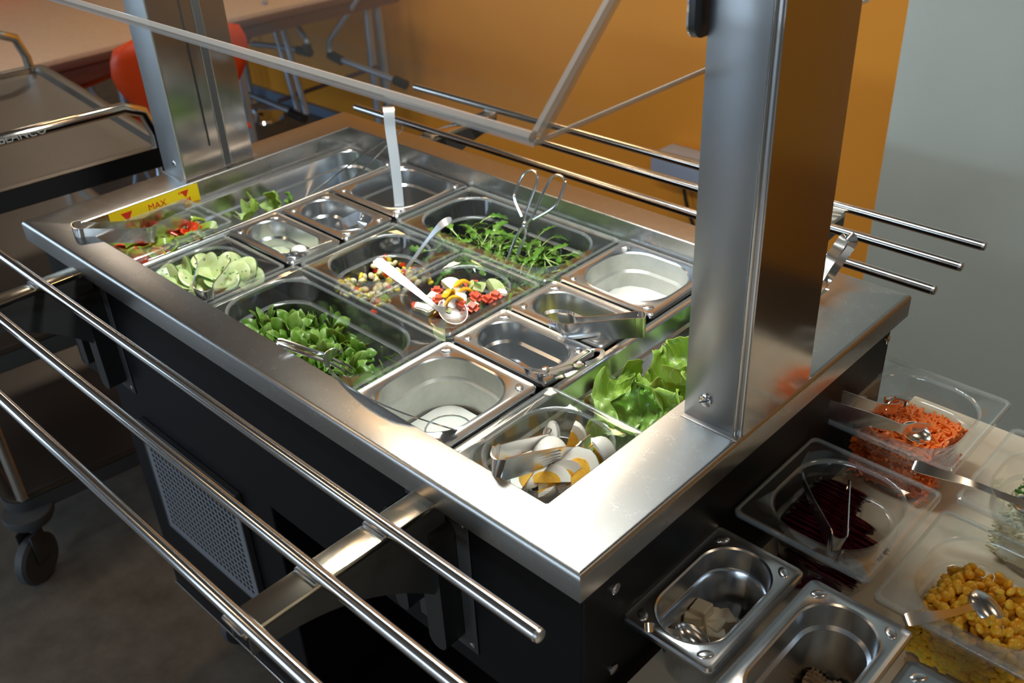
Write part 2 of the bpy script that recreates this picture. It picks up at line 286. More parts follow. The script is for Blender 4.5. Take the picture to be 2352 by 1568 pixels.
# ------------------------------------------------------------------ the salad bar
bar = thing('salad_bar', 'stainless steel salad bar with sunken well, black body, two uprights and tray rails', 'salad bar')
X0, X1, Y0, Y1 = -1.083, .0874, -.0532, .5996     # outer edges of the worktop; the well opening is x -1..0, y 0..0.5445
W = .5445; ZT = .9
def strip(name, quad, m):      # one mitred strip of the worktop, with its turned-down front
    bm = bmesh.new(); (a, b, c, d) = quad   # a,b outer; c,d inner
    o = V3(((a[0] + b[0]) / 2, (a[1] + b[1]) / 2)) - V3(((c[0] + d[0]) / 2, (c[1] + d[1]) / 2)) if False else None
    def ring(p, q):  # p outer, q inner
        dx = (1 if p[0] > -.5 else -1); dy = (1 if p[1] > .27 else -1); r = []
        P = [(q[0], q[1], .868), (q[0], q[1], ZT - .0015), (q[0] + dx * .0015, q[1] + dy * .0015, ZT)]
        for k in range(5):
            an = math.radians(90 * k / 4); s = .006
            P.append((p[0] - dx * s + dx * s * math.sin(an), p[1] - dy * s + dy * s * math.sin(an), ZT - s + s * math.cos(an)))
        P.append((p[0], p[1], .868)); P.append((p[0] - dx * .012, p[1] - dy * .012, .866)); return P
    A = ring(a, d); Bq = ring(b, c); va = [bm.verts.new(x) for x in A]; vb = [bm.verts.new(x) for x in Bq]
    for k in range(len(va) - 1): bm.faces.new((va[k], va[k + 1], vb[k + 1], vb[k]))
    bmesh.ops.recalc_face_normals(bm, faces=bm.faces); return obj(name, bm, m, bar)
strip('worktop_strip', ((X0, Y0), (X1, Y0), (0, 0), (-1, 0)), M['top_x'])
strip('worktop_strip', ((X1, Y0), (X1, Y1), (0, W), (0, 0)), M['top_y'])
strip('worktop_strip', ((X1, Y1), (X0, Y1), (-1, W), (0, W)), M['top_x'])
strip('worktop_strip', ((X0, Y1), (X0, Y0), (-1, 0), (-1, W)), M['top_y'])
# well: upper walls, ledge for the pans, tank below with shade put into its dark colour
bm = bmesh.new(); cx, cy = -.5, W / 2
def rct(hx, hy, z): return [(cx + a * hx, cy + b * hy, z) for a, b in ((1, 1), (-1, 1), (-1, -1), (1, -1))]
loft(bm, [rct(.5002, cy + .0002, .899), rct(.5002, cy + .0002, .8635), rct(.494, cy - .006, .8625)])
o = obj('well_lining', bm, M['satin'], bar, False)
obj('well_tank', loft(bmesh.new(), [rct(.494, cy - .006, .8624), rct(.492, cy - .008, .70)], False, True), M['dark'], bar, False)
# pan divider bars under the rims
for xx in (-.333, -.667, -.848, -.1645): obj('divider_bar', B((xx - .004, .01, .848), (xx + .004, W - .01, .8585), .001), M['satin'], bar)
# body
body = bmesh.new()
box(body, (-1.065, -.036, .63), (.072, -.030, .866), .001); obj('front_panel', body, M['black'], bar, False)
obj('back_panel', B((-1.065, .577, .63), (.072, .583, .866), .001), M['black'], bar, False)
obj('end_panel', B((.070, -.035, .17), (.076, .582, .866), .001), M['black'], bar, False)
obj('end_panel', B((-1.071, -.035, .63), (-1.064, .582, .866), .001), M['black'], bar, False)
obj('tank_underside', B((-1.064, -.029, .632), (.069, .576, .64), .001), M['dark'], bar, False)
obj('compressor_housing', B((-.955, -.033, .17), (-.50, .50, .629), .003), M['black'], bar, False)
obj('base_tray', B((-.955, -.028, .15), (.069, .55, .1695), .002), M['black'], bar, False)
obj('base_edge_strip', TB([(-.955, -.0345, .1705), (.069, -.0345, .1705)], .0022, 10), M['rail'], bar)
for xx in (-.88, .02):
    for yy in (.03, .5):
        c = obj('caster', lathe(bmesh.new(), [(.03, 0), (.033, .01), (.02, .02), (.012, .035)], 16, (xx, yy, .112)), M['dark'], bar)
        bmw = lathe(bmesh.new(), [(.03, -.012), (.045, -.010), (.048, 0), (.045, .010), (.03, .012)], 24); orient(bmw, (1, 0, 0), (xx, yy + .012, .049)); obj('wheel', bmw, M['rubber'], c)
for y, z in ((.012, .828), (.577, .838), (.011, .712), (.6 - .03, .70)): screw(bar, (.076, y, z), (1, 0, 0), .0065, 'rivet', False)
# ventilation grille with real square holes
gx0, gx1, gz0, gz1 = -.872, -.588, .372, .60
g = bmesh.new(); nx, nz = 22, 18; mx, mz = .013, .012; px = (gx1 - gx0 - 2 * mx) / nx; pz = (gz1 - gz0 - 2 * mz) / nz
def quad(x0, z0, x1, z1, y=-.042): g.faces.new([g.verts.new(p) for p in ((x0, y, z0), (x1, y, z0), (x1, y, z1), (x0, y, z1))])
quad(gx0, gz0, gx1, gz0 + mz); quad(gx0, gz1 - mz, gx1, gz1); quad(gx0, gz0 + mz, gx0 + mx, gz1 - mz); quad(gx1 - mx, gz0 + mz, gx1, gz1 - mz)
for i in range(nx):
    for k in range(nz):
        x = gx0 + mx + i * px; z = gz0 + mz + k * pz; cxh, czh = x + px / 2, z + pz / 2; s = .35 * px; s2 = .35 * pz
        oc = [g.verts.new((x, -.042, z)), g.verts.new((x + px, -.042, z)), g.verts.new((x + px, -.042, z + pz)), g.verts.new((x, -.042, z + pz))]
        c_ = .35; ih = [(-1, -c_), (-c_, -1), (c_, -1), (1, -c_), (1, c_), (c_, 1), (-c_, 1), (-1, c_)]
        iv = [g.verts.new((cxh + a * s, -.042, czh + b * s2)) for a, b in ih]
        g.faces.new((oc[0], iv[1], iv[0])); g.faces.new((oc[0], oc[1], iv[2], iv[1])); g.faces.new((oc[1], iv[3], iv[2])); g.faces.new((oc[1], oc[2], iv[4], iv[3]))
        g.faces.new((oc[2], iv[5], iv[4])); g.faces.new((oc[2], oc[3], iv[6], iv[5])); g.faces.new((oc[3], iv[7], iv[6])); g.faces.new((oc[3], oc[0], iv[0], iv[7]))
bmesh.ops.remove_doubles(g, verts=g.verts, dist=1e-5); bmesh.ops.recalc_face_normals(g, faces=g.faces)
gr = solid(obj('ventilation_grille', g, mat('grey_grille', (.30, .31, .34), .4, .6), bar, False), .0012, 0)
fr = bmesh.new()
for a, b in (((gx0 - .002, gz0 - .004), (gx1 + .004, gz0)), ((gx0 - .002, gz1), (gx1 + .004, gz1 + .003)), ((gx1, gz0 - .004), (gx1 + .004, gz1)), ((gx0 - .004, gz0 - .004), (gx0, gz1))): box(fr, (a[0], -.0435, a[1]), (b[0], -.0335, b[1]), .0006, 1)
obj('grille_frame', fr, M['dark'], gr)
# uprights
def upright(x0, x1, flip):
    u = obj('upright', B((x0 + .001, .207, ZT), (x1 - .001, .3445, 1.82), .0015), M['col'], bar, False)
    # side faces: toward +x a wide plain plate
    obj('side_plate', B((x1 - .0012, .2085, ZT + .0005), (x1 + .0003, .343, 1.82), .0003), M['colside'], u, False)
    if not flip:
        obj('front_plate', B((x0, .2045, ZT + .001), (x1 - .009, .2075, 1.82), .001), M['col_dim'], u)  # darker copy of the plate steel, dimmer light put into its colour
        obj('corner_fold', TB([(x1 - .0075, .2058, ZT + .001), (x1 - .0075, .2058, 1.82)], .0016), M['polish'], u)
        screw(u, (x0 + .026, .2045, .929), (0, -1, 0), .0075)
        bm = bmesh.new(); p = rrect(.016, .0325, .013); loft(bm, [[(.0085 + d, .206 + a, 1.334 + b) for a, b in p] for d in (-.003, .003)], True, True); cl = obj('glass_clip', bm, M['blackgl'], u)
        bm = bmesh.new(); p = rrect(.0165, .033, .0135); loft(bm, [[(.0045 + d, .206 + a, 1.334 + b) for a, b in p] for d in (-.001, .001)], True, True); obj('clip_washer', bm, M['polish'], cl)
    else:
        obj('front_plate', B((x0, .2045, ZT + .001), (x1, .2075, 1.82), .001), M['col_lit'], u)  # lighter copy of the plate steel, bluish daylight put into its colour
        obj('slot', B((x1 - .0005, .262, .945), (x1 + .0012, .265, 1.82), 0), M['blackgl'], u)
        gbm = bmesh.new(); box(gbm, (x1 - .0005, .285, ZT + .002), (x1 + .0007, .297, 1.82), 0); obj('groove', gbm, M['dark'], u)
        obj('groove_lip', TB([(x1 + .001, .284, ZT + .001), (x1 + .001, .284, 1.82)], .0012), M['polish'], u)
        obj('groove_lip', TB([(x1 + .001, .298, ZT + .001), (x1 + .001, .298, 1.82)], .0012), M['polish'], u)
        screw(u, (x0 + .045, .2045, .925), (0, -1, 0), .006, 'rivet', False)
    obj('foot_plate', B((x0 - .0, .198, ZT - .0005), (x1 + .0, .351, ZT + .0012), .0004), M['satin'], u)
    return u
upright(.015, .0858, False); upright(-1.087, -1.0185, True)
# canopy with its lamp (above the frame)
cn = obj('canopy', B((-1.087, .14, 1.82), (.0858, .41, 1.86), .004), M['satin'], bar)
lp = obj('lamp_tube', TB([(-.99, .272, 1.79), (-.01, .272, 1.79)], .013, 16), M['tube'], cn)
obj('lamp_holder', B((-1.0, .262, 1.782), (-.99, .282, 1.82), .001), M['paper'], cn); obj('lamp_holder', B((-.01, .262, 1.782), (0, .282, 1.82), .001), M['paper'], cn)
# sneeze guard: flat shelf pane and inclined front pane, acrylic
def pane(name, a, b, c, d, th=.006, g='glass'):    # a-b front edge, c-d rear edge; rim faces get the cut-edge look
    a, b, c, d = map(V3, (a, b, c, d)); n = (b - a).cross(d - a).normalized() * th; bm = bmesh.new()
    lo = [bm.verts.new(p) for p in (a, b, c, d)]; hi = [bm.verts.new(p + n) for p in (a, b, c, d)]
    bm.faces.new(lo[::-1]); bm.faces.new(hi)
    for k in range(4): f = bm.faces.new((lo[k], lo[(k + 1) % 4], hi[(k + 1) % 4], hi[k])); f.material_index = 1
    return obj(name, bm, [M[g], M['edge']], bar, False)
pane('glass_shelf', (-1.012, -.001, 1.262), (0.0, -.001, 1.262), (0.0, .5455, 1.262), (-1.012, .5455, 1.262), .004, 'shelf')
pane('glass_front', (-1.012, .0095, 1.262), (0.0, .0095, 1.262), (0.0, .255, 1.492), (-1.012, .255, 1.492), .007)
obj('glass_front_edge', TB([(-1.012, .002, 1.268), (-.004, .002, 1.268)], .005, 6), M['edge'], bar)
obj('glass_end_edge', TB([(-.003, .006, 1.2705), (-.003, .252, 1.5005)], .0048, 6), M['edge'], bar)
obj('shelf_end_edge', TB([(0, 0, 1.266), (0, .5455, 1.266)], .0014, 6), M['edge'], bar)
# sticker on the well wall
stk = obj('sticker', B((-.9998, .053, .8655), (-.9992, .2155, .8975), 0), M['yellow'], bar, False)
def tri(y, z, s):
    bm = bmesh.new(); bm.faces.new([bm.verts.new(p) for p in ((-.9990, y - s, z + s * .7), (-.9990, y, z - s), (-.9990, y + s, z + s * .7))]); return solid(obj('arrow_mark', bm, M['red'], stk, False), .0002)
tri(.083, .8835, .010); tri(.190, .887, .0075)
text('lettering', 'MAX', .0155, M['red'], stk, (-.9990, .137, .884), (0, 1, 0), (0, 0, 1))
obj('print_line', B((-.9991, .054, .8668), (-.9989, .2145, .8676), 0), M['red'], stk, False)
for k in range(6): obj('print_mark', B((-.9991, .172 + k * .0045, .8725 - .0012 * (k % 2)), (-.9989, .1750 + k * .0045, .8765 + .001 * (k % 3)), 0), M['red'], stk, False)
for k in range(3): obj('print_mark', B((-.9991, .178 + k * .0035, .8885), (-.9989, .180 + k * .0035, .892), 0), M['red'], stk, False)
# tray rails and their folding brackets
RZ = .880; RR = .0072
for k, (yf, yb) in enumerate(((-.112, .663), (-.194, .748), (-.273, .827))):
    for y in (yf, yb):
        bm = TB([(-1.13, y, RZ), (.0905, y, RZ)], RR, 20); bmesh.ops.bevel(bm, geom=[e for e in bm.edges if len(e.link_faces) == 2 and any(len(f.verts) > 8 for f in e.link_faces)], offset=.001, segments=2, affect='EDGES')
        r = obj('tray_rail', bm, M['rail'], bar)
        obj('end_cap', lathe(bmesh.new(), [(.0068, 0), (.0068, .003), (.0055, .004)], 16) if False else orient(lathe(bmesh.new(), [(.0066, -.001), (.0066, .0025), (.0056, .0032)], 16), (1, 0, 0), (.0905, y, RZ)), M['satin'], r)
def bracket(xc, s):     # s=-1 front, +1 back
    yw = -.036 if s < 0 else .583
    w2 = .0165; root = obj('tray_bracket', B((xc - w2, min(yw + s * .012, yw + s * .243), RZ - RR - .0075), (xc + w2, max(yw + s * .012, yw + s * .243), RZ - RR + .0005), .0012), M['arm'], bar)  # arm steel tinted warm to carry the golden lamp reflection
    # curved web below the arm
    n = 14; prof = []
    for i in range(n + 1):
        t = i / n; y = yw + s * (.006 + .234 * t); d = .115 * (1 - t) ** 2.2 + .028
        prof.append((y, RZ - RR - d))
    for dx in (-w2 + .0012, w2 - .0012):
        bm = bmesh.new(); top = [bm.verts.new((xc + dx, y, RZ - RR - .004)) for y, z in prof]; lo = [bm.verts.new((xc + dx, y, z)) for y, z in prof]
        for i in range(n): bm.faces.new((top[i], top[i + 1], lo[i + 1], lo[i]))
        solid(obj('web_plate', bm, M['dark'], root, False), .0022, 0)
    for yr in ((-.112, -.194, -.273) if s < 0 else (.663, .748, .827)):
        obj('rail_saddle', B((xc - w2 - .0002, yr - .0095, RZ - RR - .0005), (xc + w2 + .0002, yr + .0095, RZ - .0035), .002), M['satin'], root)
    # wall plate with hinge channels
    obj('mounting_plate', B((xc - .052, yw + s * .002, .655), (xc + .045, yw, .858), .0012), M['dark'], root)
    for dx, z0 in ((.012, .668), (-.045, .69)):
        bm = bmesh.new(); p = rrect(.014 if dx > 0 else .011, (.842 - z0) / 2, .0135)
        loft(bm, [[(xc + dx + a, yw + s * q, (z0 + .842) / 2 + b) for a, b in p] for q in (.003, .028, .031)], True, True); bmesh.ops.recalc_face_normals(bm, faces=bm.faces); obj('hinge_channel', bm, M['blackgl'], root)
    for z in (.665, .846): screw(root, (xc + .036, yw + s * .002, z), (0, s, 0), .004, 'rivet', False)
    return root
bracket(-.122, -1); bracket(-.905, -1); bracket(-.135, 1); bracket(-.895, 1)

# ------------------------------------------------------------------ gastronorm pans
def pan(name, label, x0, x1, y0, y1, z, depth, kind, group=None, flange=None, coat=None, r=None):
    hx, hy = (x1 - x0) / 2 - .0015, (y1 - y0) / 2 - .0015; root = thing(name, label, 'food pan', ((x0 + x1) / 2, (y0 + y1) / 2, z - depth), group)
    H = depth
    if kind == 'steel':
        q = flange or .0135; r = r or .040
        R = [(hx, hy, .008, -.007), (hx, hy, .008, -.002), (hx - .0018, hy - .0018, .0075, 0), (hx - .004, hy - .004, .007, -.0006), (hx - .006, hy - .006, .007, -.0012), (hx - q + .001, hy - q + .001, r, -.0012),
             (hx - q, hy - q, r, -.0004), (hx - q - .002, hy - q - .002, r - .002, -.002), (hx - q - .004, hy - q - .004, r - .003, -.027), (hx - q - .0075, hy - q - .0075, r - .005, -.0305), (hx - q - .0135, hy - q - .0135, r - .006, -depth + .014), (hx - q - .018, hy - q - .018, r - .008, -depth + .004), (hx - q - .028, hy - q - .028, r - .014, -depth)]
        mi = [0] * len(R)
        if coat: mi = [0] * 7 + [1] * (len(R) - 7)
        bm = loft(bmesh.new(), [[(a, b, H + zz) for a, b in rrect(u, v, rr, 9)] for u, v, rr, zz in R], False, True, mi)
        bmesh.ops.recalc_face_normals(bm, faces=bm.faces)
        b = obj('pan_body', bm, [M['steel'], M[coat]] if coat else M['steel'], root); solid(b, .0009, -1)
        k = hx - .0165, hy - .0165
        for sx in (-1, 1):
            for sy in (-1, 1):
                bm = bmesh.new(); bmesh.ops.create_uvsphere(bm, u_segments=14, v_segments=8, radius=1); bmesh.ops.delete(bm, geom=[v for v in bm.verts if v.co.z < -.05], context='VERTS')
                bmesh.ops.transform(bm, matrix=Matrix.Translation((sx * k[0], sy * k[1], H - .0012)) @ Matrix.Rotation(math.atan2(sy, sx), 4, 'Z') @ Matrix.Diagonal((.0055, .0085, .0022, 1)), verts=bm.verts)
                obj('stacking_boss', bm, M['steel'], b)
    else:
        q = flange or .0185; r = r or .050
        R = [(hx, hy, .009, -.0075), (hx, hy, .009, -.002), (hx - .0022, hy - .0022, .008, 0), (hx - .005, hy - .005, .008, -.0008), (hx - q + .0015, hy - q + .0015, r, -.0008), (hx - q, hy - q, r, -.0022), (hx - q - .0015, hy - q - .0015, r, -.005),
             (hx - q - .004, hy - q - .004, r - .002, -.033), (hx - q - .0055, hy - q - .0055, r - .003, -.035), (hx - q - .0085, hy - q - .0085, r - .004, -.036), (hx - q - .0135, hy - q - .0135, r - .006, -depth + .012), (hx - q - .017, hy - q - .017, r - .008, -depth + .003), (hx - q - .027, hy - q - .027, r - .014, -depth)]
        bm = loft(bmesh.new(), [[(a, b, H + zz) for a, b in rrect(u, v, rr, 9)] for u, v, rr, zz in R], False, True, [1, 1, 1, 0, 1, 1, 0, 1, 1, 0, 0, 0, 0])
        bmesh.ops.recalc_face_normals(bm, faces=bm.faces)
        b = obj('pan_body', bm, [M['clear'], M['rim']], root); solid(b, .002, -1)
        iw, ih = hx - q - .0115, hy - q - .0115; nxr = max(1, int(iw * 2 / .09)); nyr = max(1, int(ih * 2 / .09)); sp = []
        for i in range(nxr):
            xx = (-1 + (2 * i + 1) / nxr) * iw if nxr > 1 else iw * .1
            sp += [(xx, ih), (xx, -ih)]
        for i in range(nyr):
            yy = (-1 + (2 * i + 1) / nyr) * ih if nyr > 1 else ih * .1
            sp += [(iw, yy), (-iw, yy)]
        for sx, sy in sp:
            bm = tube(bmesh.new(), [(sx, sy, H - .038), (sx * .985, sy * .985, H - .066)], .0016, 6); obj('stacking_rib', bm, M['rim'], b)
    return root
ZR = .870; D1 = .1445
ST_G = None
pan('gastronorm_pan', 'long steel pan behind the right upright, holding the lettuce leaves', -.163, -.002, .003, .5435, .866, .10, 'steel', flange=.012)
egg = pan('gastronorm_pan', 'clear plastic pan of egg quarters at the front right corner of the well', -.160, -.001, .001, .182, .874, .065, 'clear')
pan('gastronorm_pan', 'steel pan of white dressing at the front, with the long ladle lying across it', -.332, -.168, .002, .1745, ZR, .15, 'steel', coat='film_reflection', r=.05)
pan('gastronorm_pan', 'dark empty steel pan with the cut-out serving tongs, behind the front dressing', -.332, -.166, .177, .281, ZR, .10, 'steel')
pan('gastronorm_pan', 'steel pan with yellow pickles and flat toothed tongs across it', -.332, -.166, .283, .383, ZR, .10, 'steel')
pan('gastronorm_pan', 'steel pan of thin white dressing beside the right upright, at the back', -.332, -.164, .386, .5435, ZR, .10, 'steel', coat='film_reflection', r=.05)
pan('gastronorm_pan', 'large clear pan of corn salad leaves at the front of the well', -.6655, -.3345, .001, .1755, ZR, .15, 'clear')
pan('gastronorm_pan', 'clear pan of diced tomato, cucumber and white cheese in the middle', -.4995, -.3345, .178, .3645, ZR, .10, 'clear')
pan('gastronorm_pan', 'clear pan of mixed grain salad, left of the tomato and cheese salad', -.6655, -.501, .178, .3645, ZR, .10, 'clear')
pan('gastronorm_pan', 'large clear pan of rocket leaves at the back of the well', -.6655, -.3345, .367, .5435, ZR, .15, 'clear')
pan('gastronorm_pan', 'clear pan of cucumber slices between the peppers and the corn salad leaves', -.846, -.669, .001, .1645, ZR, .10, 'clear')
pan('gastronorm_pan', 'small steel pan of pale dressing with its little ladle, behind the cucumber', -.846, -.669, .167, .2685, ZR, .10, 'steel')
pan('gastronorm_pan', 'small dark steel pan with a bent blade sticking out, behind the pale dressing', -.846, -.669, .271, .3735, ZR, .10, 'steel')
pan('gastronorm_pan', 'steel pan of dark vinaigrette with the upright flat ladle, at the back', -.846, -.669, .376, .5435, ZR, .14, 'steel')
pan('gastronorm_pan', 'long steel pan with a few pale lettuce scraps at the far left of the well', -.999, -.850, .003, .5435, .866, .10, 'steel', flange=.010)
pan('gastronorm_pan', 'clear pan of chopped red and green peppers below the yellow sticker', -.9985, -.8485, .001, .190, .881, .06, 'clear')
# pans on the side table
TZ = .69
pan('gastronorm_pan', 'clear pan of grated carrot on the side table', .060, .233, .433, .618, .79, .0995, 'clear')
pan('gastronorm_pan', 'clear pan of sliced beetroot on the side table', .076, .241, .2155, .397, .79, .0995, 'clear')
pan('gastronorm_pan', 'clear pan of sweetcorn at the right edge of the side table', .246, .420, .205, .381, .785, .0945, 'clear')
pan('gastronorm_pan', 'clear pan of celeriac salad with parsley at the right edge, beside the carrot', .247, .43, .40, .575, .785, .0945, 'clear')
pan('gastronorm_pan', 'steel pan with white cheese cubes, nearest the black end of the salad bar', .071, .182, .022, .200, .779, .0885, 'steel')
pan('gastronorm_pan', 'steel pan of pale seeds in front of the sweetcorn', .190, .302, -.004, .192, .785, .0945, 'steel')
pan('gastronorm_pan', 'steel pan cut off by the bottom right corner of the photo', .308, .416, -.03, .160, .785, .0945, 'steel')
# the side table
tb = thing('side_table', 'cream side table pushed against the end of the salad bar', 'table', (.6, .1, 0))
obj('tabletop', B((-.515, -.9, TZ - .025), (.5, .595, TZ), .003), M['cream'], tb); tb_l = [(-.47, -.85), (.45, -.85), (-.47, .55), (.45, .55)]
for a, b in tb_l: obj('leg', TB([(a, b, 0), (a, b, TZ - .025)], .016, 12), M['satin'], tb)

# ------------------------------------------------------------------ food
def inst(src, n_parts, loc, rot, scale=1):
    c = src.copy(); COL.objects.link(c); c.location = loc; c.rotation_euler = rot; c.scale = (scale,) * 3 if not isinstance(scale, tuple) else scale
    for ch in src.children:
        d = ch.copy(); COL.objects.link(d); d.parent = c
    return c
def place(src, first, loc, rot, scale, label, cat, group):
    o = src if first else inst(src, 0, loc, rot, scale)
    o.location = loc; o.rotation_euler = rot; o.scale = (scale,) * 3 if not isinstance(scale, tuple) else scale
    return tag(o, label, cat, group)
def rnd(a, b): return random.uniform(a, b)
def rot3(t=.5): return (rnd(-t, t), rnd(-t, t), rnd(0, 6.28))
def liquid(label, x, y, z, hx, hy, r, m, cat='dressing'):
    bm = bmesh.new(); pts = rrect(hx, hy, r, 9)
    loft(bm, [[(a * .93, b * .93, -.012) for a, b in pts], [(a, b, 0) for a, b in pts], [(a * .97, b * .97, .0006 * math.sin(i)) for i, (a, b) in enumerate(pts)], [(a * .5 + .002 * math.sin(i * .7), b * .5, .0022 * math.sin(i * .9)) for i, (a, b) in enumerate(pts)]], True, True)
    bmesh.ops.recalc_face_normals(bm, faces=bm.faces); o = obj('dressing', bm, m, loc=(x, y, z)); return tag(o, label, cat)
liquid('thick white dressing in the front steel pan', -.250, .088, .803, .053, .056, .028, M['dress'])
liquid('thin white herb dressing in the steel pan beside the right upright', -.248, .465, .818, .058, .054, .03, M['dress'])
liquid('pale green-white dressing in the small steel pan', -.7575, .218, .826, .062, .026, .022, M['oil'])
liquid('dark brown vinaigrette in the steel pan at the back', -.7575, .46, .795, .062, .056, .03, M['brownd'])
# mound of dressing and ladle trace in the front pan
bm = bmesh.new(); bmesh.ops.create_uvsphere(bm, u_segments=28, v_segments=12, radius=1); bmesh.ops.delete(bm, geom=[v for v in bm.verts if v.co.z < -.1], context='VERTS')
for v in bm.verts: v.co = V3((v.co.x * .034, v.co.y * .030, v.co.z * .012 + .003 * noise.noise(v.co * 2)))
tag(obj('dressing_mound', bm, M['dress'], loc=(-.212, .070, .803)), 'lump of thick white dressing beside the ladle bowl', 'dressing')

# egg pieces: wedge of an egg (white) with the yolk as its part
def wedge(ang, rx=.0225, rz=.029, ry=.0225):
    def shell(k, push, n=10, mseg=10):
        bm = bmesh.new(); a0 = -ang / 2; rows = []
        top = bm.verts.new((push, 0, rz * k)); bot = bm.verts.new((push, 0, -rz * k))
        for i in range(n + 1):
            a = a0 + ang * i / n; row = [top]
            for j in range(1, mseg):
                p = math.pi * j / mseg; row.append(bm.verts.new((push + rx * k * math.sin(p) * math.cos(a), ry * k * math.sin(p) * math.sin(a), rz * k * math.cos(p) * (1.06 if p < 1.57 else .94))))
            row.append(bot); rows.append(row)
        for i in range(n):
            for j in range(mseg):
                vs = [rows[i][j], rows[i + 1][j], rows[i + 1][j + 1], rows[i][j + 1]]; u = []
                [u.append(v) for v in vs if v not in u]; bm.faces.new(u)
        bm.faces.new(rows[0]); bm.faces.new(rows[-1][::-1]); bmesh.ops.recalc_face_normals(bm, faces=bm.faces); return bm
    e = obj('egg_piece', shell(1, 0), M['eggw']); y = obj('yolk', shell(.60, -.0009), M['yolk'], e); y.location = (0, 0, 0); return e
EG = {90: wedge(math.radians(90)), 178: wedge(math.radians(176)), 60: wedge(math.radians(62))}
usedE = set(); EGL = {0: 'large egg half under the ribbed tongs, cut side up', 1: 'large egg half at the front right of the clear pan', 4: 'egg quarter standing upright at the back of the clear pan', 5: 'egg quarter rightmost in the clear pan, against the lettuce'}
eggs = [  # centre, angle kind, direction the round back faces (rotation euler), scale
 ((-0.0759,0.0873,0.8620), 178, (1.2, -1.15, .9), 1.0), ((-0.0331,0.0829,0.8620), 178, (.3, .9, 2.3), 1.1), ((-0.0506,0.0521,0.8620), 90, (1.5, .2, 2.2), 1.0), ((-0.0657,0.0458,0.8660), 90, (1.3, .5, 3.2), .95),
 ((-0.0815,0.1245,0.8560), 90, (.2, .15, 1.2), 1.0), ((-0.0366,0.1210,0.8620), 90, (.25, -.2, .5), 1.0), ((-0.0933,0.0661,0.8580), 178, (.8, 1.2, .5), 1.0), ((-0.0645,0.0939,0.8500), 60, (1.2, .3, 1.2), 1.0),
 ((-0.1073,0.1021,0.8500), 60, (1.5, .9, .2), 1.0), ((-0.0907,0.0545,0.8600), 90, (.6, 1.4, 1.5), 1.0), ((-0.0413,0.0663,0.8580), 60, (1.2, -.3, 2.9), 1.0), ((-0.0667,0.1332,0.8460), 60, (1.1, .5, 2.0), 1.0), ((-0.0830,0.0859,0.8450), 90, (.9, -1.1, 2.0), 1.0), ((-0.1108,0.0708,0.8580), 60, (.3, 1.3, 4.), 1.0), ((-0.0878,0.1166,0.8420), 60, (.3, 1.3, 1.), 1.0),
 ((-0.0604,0.0529,0.8500), 90, (1.3, .4, .6), .95), ((-0.0570,0.0656,0.8460), 178, (.5, 1.0, 2.6), .9), ((-0.0765,0.0544,0.8460), 90, (.9, -.9, 1.1), .95), ((-0.0780,0.0801,0.8360), 178, (.3, 1.2, .2), 1.0)]
for i, (c, k, r, s) in enumerate(eggs):
    f = k not in usedE; usedE.add(k)
    place(EG[k], f, (c[0], c[1], c[2] + .003), r, s * .93, 'wedge of boiled egg with orange yolk in the front clear pan', 'egg', 'boiled egg pieces in the front clear pan')
    if i in EGL: tag(bpy.data.objects[EG[k].name] if f else COL.objects[-1], EGL[i])

# cucumber slices
def cuc(seed):
    random.seed(seed); bm = bmesh.new(); n = 26; rings = []; R = .0215; h = .0028
    for rr, z in ((.0, h), (.5, h * 1.05), (.93, h), (1, h * .6), (1, -h * .6), (.93, -h), (.0, -h)):
        rings.append([((rr + 1e-3) * R * math.cos(2 * math.pi * k / n), (rr + 1e-3) * R * math.sin(2 * math.pi * k / n), z + .0035 * math.sin(2 * (2 * math.pi * k / n)) * rr * rr) for k in range(n)])
    loft(bm, rings, True, True, [0, 0, 0, 1, 0, 0, 0]); bmesh.ops.recalc_face_normals(bm, faces=bm.faces); return obj('cucumber_slice', bm, [M['cucf'], M['cucs']])
CU = [cuc(1)]
cs = [((364, 622), .850, (1.2, .2, .4)), ((385, 645), .848, (.9, .4, 1.4)), ((426, 618), .853, (1.1, -.5, .1)), ((412, 655), .845, (.3, .3, 2)), ((440, 640), .848, (.4, -.3, 3)), ((478, 610), .860, (.75, -.2, .4)), ((480, 635), .855, (.5, .5, 2)),
      ((505, 625), .857, (.5, -.4, 1)), ((545, 630), .858, (.7, .5, .2)), ((565, 620), .862, (.8, .4, 0)), ((520, 645), .852, (.3, -.3, 1)), ((470, 660), .846, (.3, .2, .4)), ((500, 655), .848, (.5, .1, 3)), ((575, 640), .850, (.5, .3, .5)), ((530, 610), .850, (.6, -.6, 2)), ((450, 600), .846, (.8, .2, 2)), ((400, 625), .842, (.7, .3, 1)), ((545, 650), .842, (.2, .2, 1)), ((430, 670), .84, (.2, .3, 1)), ((480, 600), .84, (.2, .1, 2)), ((510, 605), .838, (.1, .3, 1)), ((555, 605), .842, (.3, .5, 1)), ((410, 640), .835, (.1, .1, 0))]
CUP = [(-0.8456,0.0446,0.8500), (-0.8082,0.0385,0.8480), (-0.8116,0.0722,0.8530), (-0.7870,0.0453,0.8450), (-0.7854,0.0659,0.8480), (-0.7809,0.0947,0.8600), (-0.7577,0.0807,0.8550), (-0.7532,0.0973,0.8570), (-0.7243,0.1095,0.8580), (-0.7188,0.1221,0.8620), (-0.7299,0.0928,0.8520), (-0.7486,0.0656,0.8460), (-0.7355,0.0803,0.8480), (-0.7107,0.1219,0.8500), (-0.7715,0.1265,0.8500), (-0.8357,0.1030,0.8460), (-0.8375,0.0648,0.8420), (-0.7285,0.1086,0.8420), (-0.7682,0.0463,0.8400), (-0.8306,0.1219,0.8400), (-0.8111,0.1330,0.8380), (-0.7790,0.1492,0.8420), (-0.8257,0.0638,0.8350)]
